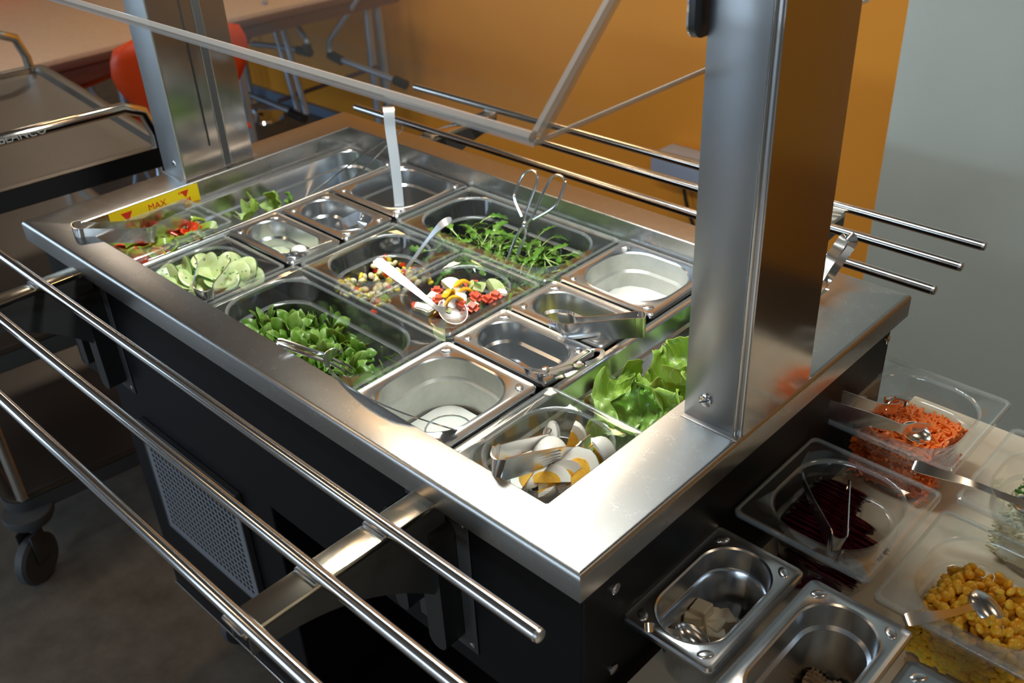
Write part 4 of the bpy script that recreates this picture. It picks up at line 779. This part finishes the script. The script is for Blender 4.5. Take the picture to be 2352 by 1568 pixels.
# toothed tongs over the pickles
r = flat_tongs('flat steel tongs with toothed tips over the pickle pan', [(-0.2590,0.3099,0.8680), (-0.2389,0.3106,0.8720), (-0.2208,0.3027,0.8760), (-0.1907,0.3148,0.8820), (-0.1642,0.3258,0.8890)], [(-0.1448,0.3345,0.8950), (-0.1379,0.3353,0.8960), (-0.1316,0.3297,0.8960), (-0.1294,0.3233,0.8960), (-0.1364,0.3183,0.8950)],
 [(-0.1667,0.3026,0.8880), (-0.2012,0.2841,0.8800), (-0.2204,0.2765,0.8760), (-0.2362,0.2816,0.8720), (-0.2495,0.2812,0.8690)], [.014, .016, .022, .026, .028], [.028, .028], [.028, .028, .026, .022, .016, .013])
teeth(r, (-0.2578,0.3096,0.8760), (-0.2361,0.3144,0.8780), 8, (0, 0, 1), .004, .0008); teeth(r, (-0.2497,0.2817,0.8760), (-0.2342,0.2846,0.8780), 6, (0, 0, 1), .004, .0008)
# scissor tongs
r = utensil('scissor_tongs', 'wire scissor tongs standing in the rocket leaves', 'tongs', (-0.4683,0.4692,0.8820))
put(r, 'arm', TB([(-0.4788,0.4739,0.8898), (-0.5046,0.4856,0.9093), (-0.5071,0.4940,0.9234), (-0.5051,0.5016,0.9360), (-0.5004,0.5080,0.9467), (-0.4893,0.5112,0.9520), (-0.4763,0.5089,0.9482), (-0.4725,0.5001,0.9334), (-0.4738,0.4768,0.8946), (-0.4697,0.4697,0.8829), (-0.4612,0.4619,0.8698), (-0.4614,0.4546,0.8576), (-0.4643,0.4373,0.8288), (-0.4660,0.4293,0.8155)], .0024, 8, 5))
put(r, 'arm', TB([(-0.4537,0.4728,0.8931), (-0.4237,0.4871,0.9168), (-0.4184,0.4984,0.9357), (-0.4188,0.5082,0.9520), (-0.4285,0.5115,0.9575), (-0.4404,0.5110,0.9567), (-0.4472,0.5066,0.9493), (-0.4515,0.4957,0.9312), (-0.4570,0.4756,0.8977), (-0.4654,0.4672,0.8836), (-0.4742,0.4568,0.8663), (-0.4766,0.4355,0.8309), (-0.4769,0.4270,0.8166)], .0024, 8, 5))
put(r, 'pivot', orient(lathe(bmesh.new(), [(.0052, -.003), (.0052, .003), (.003, .0045)], 14), (.6, -.6, .6), (-0.4672,0.4690,0.8817)))
# upright flat ladle at the back
r = utensil('ladle', 'shiny flat-handled ladle standing upright in the dark vinaigrette pan', 'ladle', (-0.7022,0.4118,0.8604))
put(r, 'handle', RB([(-0.7039,0.4094,0.8465), (-0.7022,0.4118,0.8604), (-0.7163,0.4244,0.9316), (-0.7306,0.4339,0.9853), (-0.7362,0.4396,1.0177), (-0.7549,0.4540,1.0143), (-0.7757,0.4673,1.0048)], [.0155, .0155, .0165, .018, .019, .019], (.72, .69, -.04), .0016), 'toolw'); put(r, 'ladle_bowl', bowl((-0.7108,0.3982,0.8000), (0, 0, 1), .026, .026, .018, (1, 0, 0)))
# wire tongs at far left pan
r = utensil('wire_skimmer', 'long thin wire handles leaning from the far left pan over the back edge', 'skimmer', (-0.9388,0.4901,0.8636))
put(r, 'wire', TB([(-0.9919,0.3684,0.7777), (-0.9755,0.4109,0.8077), (-0.9159,0.5055,0.8745), (-0.8782,0.5508,0.9065), (-0.8681,0.5622,0.9145), (-0.8699,0.5709,0.9207), (-0.8818,0.5717,0.9212)], .0016, 6, 4))
put(r, 'wire', TB([(-0.9296,0.4433,0.8107), (-0.9180,0.4694,0.8318), (-0.8832,0.5434,0.8916)], .0018, 6))
# blade in the small dark pan
r = utensil('serving_tongs', 'short bent steel strip of tongs sticking up from the small dark pan', 'tongs', (-0.7119,0.3129,0.8720))
put(r, 'arm', RB([(-0.7527,0.3150,0.8450), (-0.7316,0.3129,0.8600), (-0.7131,0.3183,0.8720), (-0.6993,0.3220,0.8800), (-0.6899,0.3226,0.8810), (-0.6833,0.3195,0.8780), (-0.6881,0.3167,0.8700)], .019, (-.35, .3, .75), .0012))
# little ladle
r = utensil('ladle', 'small ladle hooked over the rim of the pale dressing pan', 'ladle', (-0.6787,0.1941,0.8680))
put(r, 'handle', RB([(-0.6970,0.1842,0.8660), (-0.6863,0.1890,0.8720), (-0.6749,0.2006,0.8740), (-0.6698,0.2257,0.8760), (-0.6658,0.2453,0.8770)], [.014, .012, .008, .007], (.3, -.3, .9), .0014)); put(r, 'ladle_bowl', bowl((-0.7275,0.2229,0.8520), (.1, 0, 1), .014, .014, .010, (1, 0, 0)))
bm = bmesh.new(); bmesh.ops.create_uvsphere(bm, u_segments=16, v_segments=8, radius=1, matrix=Matrix.Translation(V3((-0.7264,0.2226,0.8540))) @ Matrix.Diagonal((.0125, .0125, .006, 1))); tag(obj('dressing_blob', bm, M['dress']), 'blob of white dressing in the small ladle', 'dressing')
# spoons
def WN(n, P): return V3(n).cross(V3(P[-1]) - V3(P[0])).normalized()
def spoon(label, H, c, n, rl, rw, w_, wd, direction, m='tool'):
    r = utensil('serving_spoon', label, 'spoon', H[len(H) // 2]); put(r, 'handle', RB(H, w_, WN((.4, -.35, .9), H), .0018), m); put(r, 'spoon_bowl', bowl(c, n, rl, rw, .009, direction), m); return r
spoon('large steel spoon in the diced tomato and cheese salad', [(-0.4895,0.1936,0.9250), (-0.4810,0.1939,0.9230), (-0.4612,0.1977,0.9140), (-0.4281,0.2022,0.9000), (-0.4006,0.2074,0.8860), (-0.3911,0.2134,0.8760), (-0.3874,0.2228,0.8690)], (-0.3873,0.2369,0.8640), (.1, -.25, 1), .030, .019, [.008, .015, .014, .010, .007, .007, .012], (.7, .55, .3), (.75, -.3, -.1), 'toolw')
spoon('thin spoon handle rising from the mixed grain salad', [(-0.5028,0.3496,0.9250), (-0.5083,0.3465,0.9210), (-0.5152,0.3381,0.9150), (-0.5314,0.3267,0.8930), (-0.5549,0.3172,0.8600), (-0.5702,0.3092,0.8380)], (-0.5760,0.3048,0.8280), (0, 0, 1), .022, .015, [.006, .013, .012, .006, .006, .006], (.6, .5, .2), (-.4, -.9, 0), 'toolw')
r = flat_tongs('steel tongs with ribbed grip and fork tip over the eggs', [(-0.0995,0.1183,0.8720), (-0.0887,0.1020,0.8760), (-0.0880,0.0858,0.8800), (-0.0874,0.0516,0.8920)], [(-0.0791,0.0147,0.9090), (-0.0767,0.0043,0.9110), (-0.0711,-0.0026,0.9110), (-0.0644,-0.0033,0.9100), (-0.0603,0.0017,0.9080)],
 [(-0.0595,0.0417,0.8930), (-0.0554,0.0843,0.8800), (-0.0517,0.0998,0.8760), (-0.0517,0.1120,0.8740), (-0.0539,0.1301,0.8740)], [.004, .012, .017, .022], [.026, .026], [.026, .025, .018, .012, .018, .014], UP)
put(r, 'spoon_tip', bowl((-0.0918,0.1090,0.8740), (.6, -.55, .35), .016, .0095, .003, (.1, .1, 1))); put(r, 'fork_tip', RB([(-0.0497,0.1003,0.8750), (-0.0446,0.1109,0.8700), (-0.0459,0.1249,0.8680)], [.016, .018, .012], (.2, -.3, .9), .0014))
bm = bmesh.new()
for k in range(4): tube(bm, [V3((-0.0597,0.0455,0.8975)) + V3((0, -.001, -.004 * k)), V3((-0.0543,0.0833,0.8865)) + V3((0, -.001, -.004 * k))], .0007, 5)
put(r, 'grip_ribs', bm)
# tongs behind the upright
flat_tongs('pair of looped tongs hanging over the right end, behind the big upright', [(-0.0032,0.5200,0.9250), (-0.0039,0.5450,0.9407), (-0.0018,0.5600,0.9541)], [(-0.0014,0.5700,0.9602), (0.0003,0.5750,0.9638), (0.0054,0.5750,0.9653), (0.0085,0.5750,0.9607), (0.0090,0.5700,0.9548)], [(0.0057,0.5500,0.9394), (0.0017,0.5300,0.9200), (0.0037,0.5000,0.9109)], [.014, .014], [.014, .014], [.014, .014], (.5, .6, .3))
# carrot tongs
r = flat_tongs('steel tongs with claw tips over the grated carrot, bend near the salad bar end', [(0.1289,0.5126,0.7880), (0.1179,0.4961,0.7920), (0.1014,0.4810,0.7980), (0.0788,0.4657,0.8060)], [(0.0601,0.4548,0.8120), (0.0560,0.4458,0.8130), (0.0585,0.4339,0.8120), (0.0654,0.4271,0.8110), (0.0743,0.4293,0.8100)], [(0.1046,0.4451,0.8030), (0.1384,0.4646,0.7950), (0.1550,0.4758,0.7900), (0.1634,0.4916,0.7850), (0.1724,0.5056,0.7820)], [.016, .014, .020, .024], [.024, .024], [.024, .022, .012, .020, .014])
put(r, 'claw', RB([(0.1178,0.4983,0.7860), (0.1157,0.5101,0.7920), (0.1220,0.5222,0.7950), (0.1316,0.5272,0.7920), (0.1342,0.5207,0.7880)], [.012, .012, .006], (.5, -.5, .6), .0014)); put(r, 'claw', bowl((0.1651,0.4891,0.7820), (.5, -.4, .7), .019, .013, .005, (.8, .3, -.2)))
flat_tongs('steel tongs standing in the beetroot, bend toward the camera', [(0.0953,0.3400,0.7750), (0.1102,0.3219,0.7750), (0.1384,0.2869,0.7850), (0.1672,0.2529,0.7970)], [(0.1847,0.2333,0.8030), (0.1909,0.2280,0.8040), (0.1962,0.2292,0.8040), (0.1989,0.2350,0.8040), (0.1962,0.2442,0.8030)], [(0.1802,0.2806,0.7950), (0.1595,0.3274,0.7830), (0.1459,0.3577,0.7750), (0.1459,0.3533,0.7680)], [.007, .011, .020, .024], [.024, .024], [.022, .014, .010, .006], (.25, -.2, .9))
spoon('serving spoon whose handle rests on the carrot pan and points right into the celeriac', [(0.1968,0.4051,0.8000), (0.2025,0.4060,0.8000), (0.2207,0.4116,0.7980), (0.2548,0.4285,0.7900), (0.2836,0.4497,0.7750), (0.3054,0.4640,0.7650)], (0.3191,0.4737,0.7580), (0, 0, 1), .030, .02, [.010, .015, .012, .008, .008, .010], (.3, .8, 0), (.9, .1, -.1))
spoon('steel spoon lying in the sweetcorn', [(0.2882,0.1887,0.7920), (0.2921,0.1943,0.7920), (0.3046,0.2164,0.7870), (0.3162,0.2430,0.7790), (0.3231,0.2659,0.7720), (0.3270,0.2733,0.7700)], (0.3376,0.2824,0.7640), (-.35, .2, -.9), .024, .015, [.008, .013, .010, .007, .007, .009], (.1, .8, .3), (.9, -.3, -.25))
spoon('small dark spoon half under the white cheese cubes', [(0.1022,0.0253,0.7820), (0.1072,0.0330,0.7780), (0.1075,0.0558,0.7550), (0.1115,0.0739,0.7380)], (0.1208,0.0846,0.7300), (.1, -.1, 1), .022, .014, [.008, .010, .006, .007], (.2, .8, .1), (.9, -.1, -.2))

# ------------------------------------------------------------------ service trolley at left
tr = thing('service_trolley', 'stainless three-shelf service trolley with tube handles left of the salad bar', 'trolley', (-1.385, -.16, 0), rz=math.radians(-6))
TLn, TWd = .80, .50
for z in (.855, .545, .205):
    bm = bmesh.new(); R = [(-.012, -.04), (-.012, 0), (0, .002), (.010, .0), (.018, -.010), (.05, -.012)]
    ring = lambda off, zz: [(-TLn / 2 + a, TWd / 2 + b, z + zz) for a, b in rrect(TLn / 2 - off, TWd / 2 - off, .03 - min(off, .02), 6)]
    loft(bm, [ring(o_, zz) for o_, zz in R], False, True); bmesh.ops.recalc_face_normals(bm, faces=bm.faces)
    s_ = solid(obj('shelf', bm, M['trol'], tr), .0015)
    bm = bmesh.new(); loft(bm, [ring(-.0135, -.038), ring(-.0135, -.003)]); obj('shelf_edge', bm, M['blackgl'] if z > .8 else M['dark'], s_)
for sx in (0, -TLn):
    hz = .95
    bmh = TB([(sx, .02, .17), (sx, .02, hz - .07), (sx + .005, .035, hz - .02), (sx + .02, .075, hz), (sx + .02, TWd - .075, hz), (sx + .005, TWd - .035, hz - .02), (sx, TWd - .02, hz - .07), (sx, TWd - .02, .17)], .0115, 14)
    hd = obj('handle_hoop', bmh, M['rail'], tr)
    for yy in (.02, TWd - .02):
        c = obj('caster', lathe(bmesh.new(), [(.014, .05), (.05, .048), (.052, .035), (.045, .022), (.02, .02), (.02, 0)], 24, (sx, yy, .125)), M['rubber'], tr)
        bm = lathe(bmesh.new(), [(.02, -.013), (.052, -.014), (.058, -.008), (.0585, .008), (.052, .014), (.02, .013)], 28); orient(bm, (.8, .6, 0), (sx + .02, yy - .02, .0585)); obj('wheel', bm, M['rubber'], c)
        bm = bmesh.new()
        for d in (-.018, .018): 
            b2 = bmesh.new(); box(b2, (-.02, -.002, 0), (.02, .002, .075), .0015); bmesh.ops.transform(b2, matrix=Matrix.Translation((sx + .014, yy - .016, .055)) @ Matrix.Rotation(math.atan2(.6, .8) - math.pi / 2, 4, 'Z') @ Matrix.Translation((0, d, 0)), verts=b2.verts); me_ = bpy.data.meshes.new('t'); b2.to_mesh(me_); b2.free(); bm.from_mesh(me_); bpy.data.meshes.remove(me_)
        obj('fork', bm, M['rubber'], c)
text('lettering', 'BLANCO', .021, M['mark'], tr, (.0318, .235, .9515), (0, 1, 0), (-.55, 0, .85), .0002)

# ------------------------------------------------------------------ tables, chairs and wall things behind
def back_table(x1, y0, y1, label, rz=0, x0=-1.4):
    t_ = thing('canteen_table', label, 'table', (x1, y0, 0), rz=rz); d = y1 - y0
    obj('tabletop', B((x0, 0, .722), (0, d, .74), .003), M['beige'], t_); obj('edge_band', B((x0, -.0015, .70), (.0015, d + .0015, .7215), .002), M['brown'], t_)
    obj('apron', B((x0 + .03, .03, .655), (-.02, d - .03, .6995), .002), M['brown'], t_)
    for a in (-.10, x0 + .1):
        for b in (.08, d - .08):
            bm = TB([(a, b, .03), (a, b, .655)], .019, 12); lg = obj('leg', bm, M['tubing'], t_); obj('foot', lathe(bmesh.new(), [(.045, 0), (.042, .012), (.015, .03)], 20, (a, b, 0)), M['polish'], lg)
    return t_
back_table(-2.583, .05, 1.18, 'beige canteen table with dark edge behind the trolley, orange chairs at it')
back_table(-2.555, 1.20, 1.98, 'beige canteen table by the orange wall, only its dark edge in view', rz=math.radians(-4))
# wall-side twin leg frame and hanging chair frames with black caps
tf = thing('table_frame', 'folding grey tubular table frame standing by the orange wall', 'table frame', (-2.7, 1.6, 0))
def putf(root, name, bm, m): bmesh.ops.translate(bm, vec=-V3(root.location), verts=bm.verts); return obj(name, bm, m, root)
putf(tf, 'post', TB([(-2.8795,1.6000,0.6364), (-2.7993,1.6000,0.2522)], .012, 10), M['tubing']); putf(tf, 'post', TB([(-2.8222,1.6000,0.6443), (-2.7436,1.6000,0.2638)], .013, 10), M['tubing'])
putf(tf, 'post', TB([(-2.5988,1.8500,0.7355), (-2.6088,1.8500,0.1700)], .017, 12), M['tubing']); putf(tf, 'stretcher', TB([(-2.9619,1.6200,0.2680), (-2.5682,1.8500,0.4238)], .008, 8), M['brown'])
ch = thing('chair_frame', 'bent steel chair frame with black end caps, hung up under the table', 'chair frame', (-2.6929,1.6200,0.5203))
for P in ([(-2.8410,1.6200,0.6781), (-2.7874,1.6200,0.6368), (-2.7248,1.6200,0.5891), (-2.6927,1.6200,0.5532), (-2.6974,1.6200,0.5245)], [(-3.0157,1.5800,0.5014), (-2.8919,1.6000,0.5079), (-2.7401,1.6200,0.5109)]): putf(ch, 'tube', TB(P, .011, 10, 4), M['tubing'])
for a, b in (((-2.6978,1.6200,0.5442), (-2.6938,1.6200,0.5168)), ((-2.7604,1.6200,0.5093), (-2.6840,1.6200,0.5118))): putf(ch, 'end_cap', TB([a, b], .017, 12), M['blackgl'])
ch = thing('chair_frame', 'bent steel chair frame leg pointing right, black cap against the orange wall', 'chair frame', (-2.6516,1.7000,0.4832))
for P in ([(-2.5062,1.7500,0.7189), (-2.5590,1.7300,0.6535), (-2.6299,1.7100,0.5753), (-2.6602,1.7000,0.5401), (-2.6655,1.7000,0.5060), (-2.6508,1.7000,0.4867)], [(-2.6382,1.7000,0.4821), (-2.4564,1.7200,0.4587), (-2.3129,1.7400,0.4370)]): putf(ch, 'tube', TB(P, .0115, 10, 4), M['tubing'])
for a, b in (((-2.6695,1.7000,0.4886), (-2.5991,1.7000,0.4754)), ((-2.3373,1.7400,0.4391), (-2.2794,1.7400,0.4319))): putf(ch, 'end_cap', TB([a, b], .018, 12), M['blackgl'])
ch = thing('chair_frame', 'lower steel chair frame leg with black cap just behind the salad bar corner', 'chair frame', (-2.6363,1.5000,0.3007))
for P in ([(-3.0515,1.4500,0.3626), (-2.8595,1.4800,0.3335), (-2.6622,1.5000,0.3090)], [(-2.6099,1.4200,0.7555), (-2.7117,1.4200,0.6505), (-2.8148,1.4200,0.5553), (-2.8894,1.4200,0.4853)], [(-2.8878,1.4200,0.6248), (-2.8329,1.4200,0.5880)]): putf(ch, 'tube', TB(P, .0095, 10), M['tubing'])
putf(ch, 'end_cap', TB([(-2.6964,1.5000,0.3088), (-2.6081,1.5000,0.3015)], .017, 12), M['blackgl'])
tag(obj('floor_glide', lathe(bmesh.new(), [(.11, 0), (.105, .012), (.03, .02), (.02, .03)], 28), M['polish'], loc=(-3.55, 1.88, 0)), 'round chrome table foot on the floor by the left upright', 'table foot')
def shell_chair(loc, rz, label):
    c = thing('shell_chair', label, 'chair', loc, rz=rz); bm = bmesh.new(); G = []   # back toward +y local
    for j in range(19):
        t = j / 18
        if t < .45: y = -.20 + .40 * t / .45; z = .45 - .02 * math.sin(t / .45 * 3.14); wd = .19 + .03 * math.sin(t / .45 * 3.1)
        elif t < .6: s = (t - .45) / .15; y = .20 + .05 * s; z = .45 + .10 * s * s + .02 * s; wd = .19 - .075 * math.sin(s * 1.57)
        else: s = (t - .6) / .4; y = .25 + .05 * s; z = .57 + .27 * s; wd = .115 + .095 * math.sin(s * 2.6) ; wd = wd if s < .85 else wd * math.sqrt(max(.05, 1 - ((s - .85) / .16) ** 2))
        G.append([bm.verts.new((wd * u, y - .03 * u * u * (1 if t > .6 else 0), z + .015 * u * u * (1 if t < .5 else 0))) for u in (-1, -.8, -.5, -.2, .2, .5, .8, 1)])
    for j in range(18):
        for i in range(7): bm.faces.new((G[j][i], G[j][i + 1], G[j + 1][i + 1], G[j + 1][i]))
    o = obj('seat_shell', bm, M['seat'], c); solid(o, .012, 0)
    for sx in (-1, 1):
        for sy in (-1, 1): obj('leg', TB([(sx * .09, sy * .09, .43), (sx * .19, sy * .19, .01)], .0095, 10), M['tubing'], c)
    return c
shell_chair((-2.52, .93, 0), math.radians(-100), 'orange-red shell chair tucked at the table, partly hidden by the left upright')
shell_chair((-3.42, .92, .0), math.radians(100), 'orange-red shell chair on the far side of the beige table, at the top edge')
bx_ = thing('wall_box', 'pale blue-grey box with a rod on top and a dark cable on the orange wall', 'wall box', (-1.25, 2.0, .25))
putf(bx_, 'casing', B((-1.325, 1.96, .255), (-1.05, 2.078, .325), .004), M['blueish']); putf(bx_, 'rod', TB([(-1.33, 1.95, .336), (-1.04, 1.95, .345)], .011, 12), M['tubing'])
putf(bx_, 'cable', TB([(-1.26, 2.05, .255), (-1.24, 2.05, .15), (-1.20, 2.05, .06), (-1.17, 2.05, .005)], .006, 8, 4), M['blackgl'])
for o in bpy.data.objects:
    if o.type == 'MESH' and not o.data.users: bpy.data.meshes.remove(o.data)
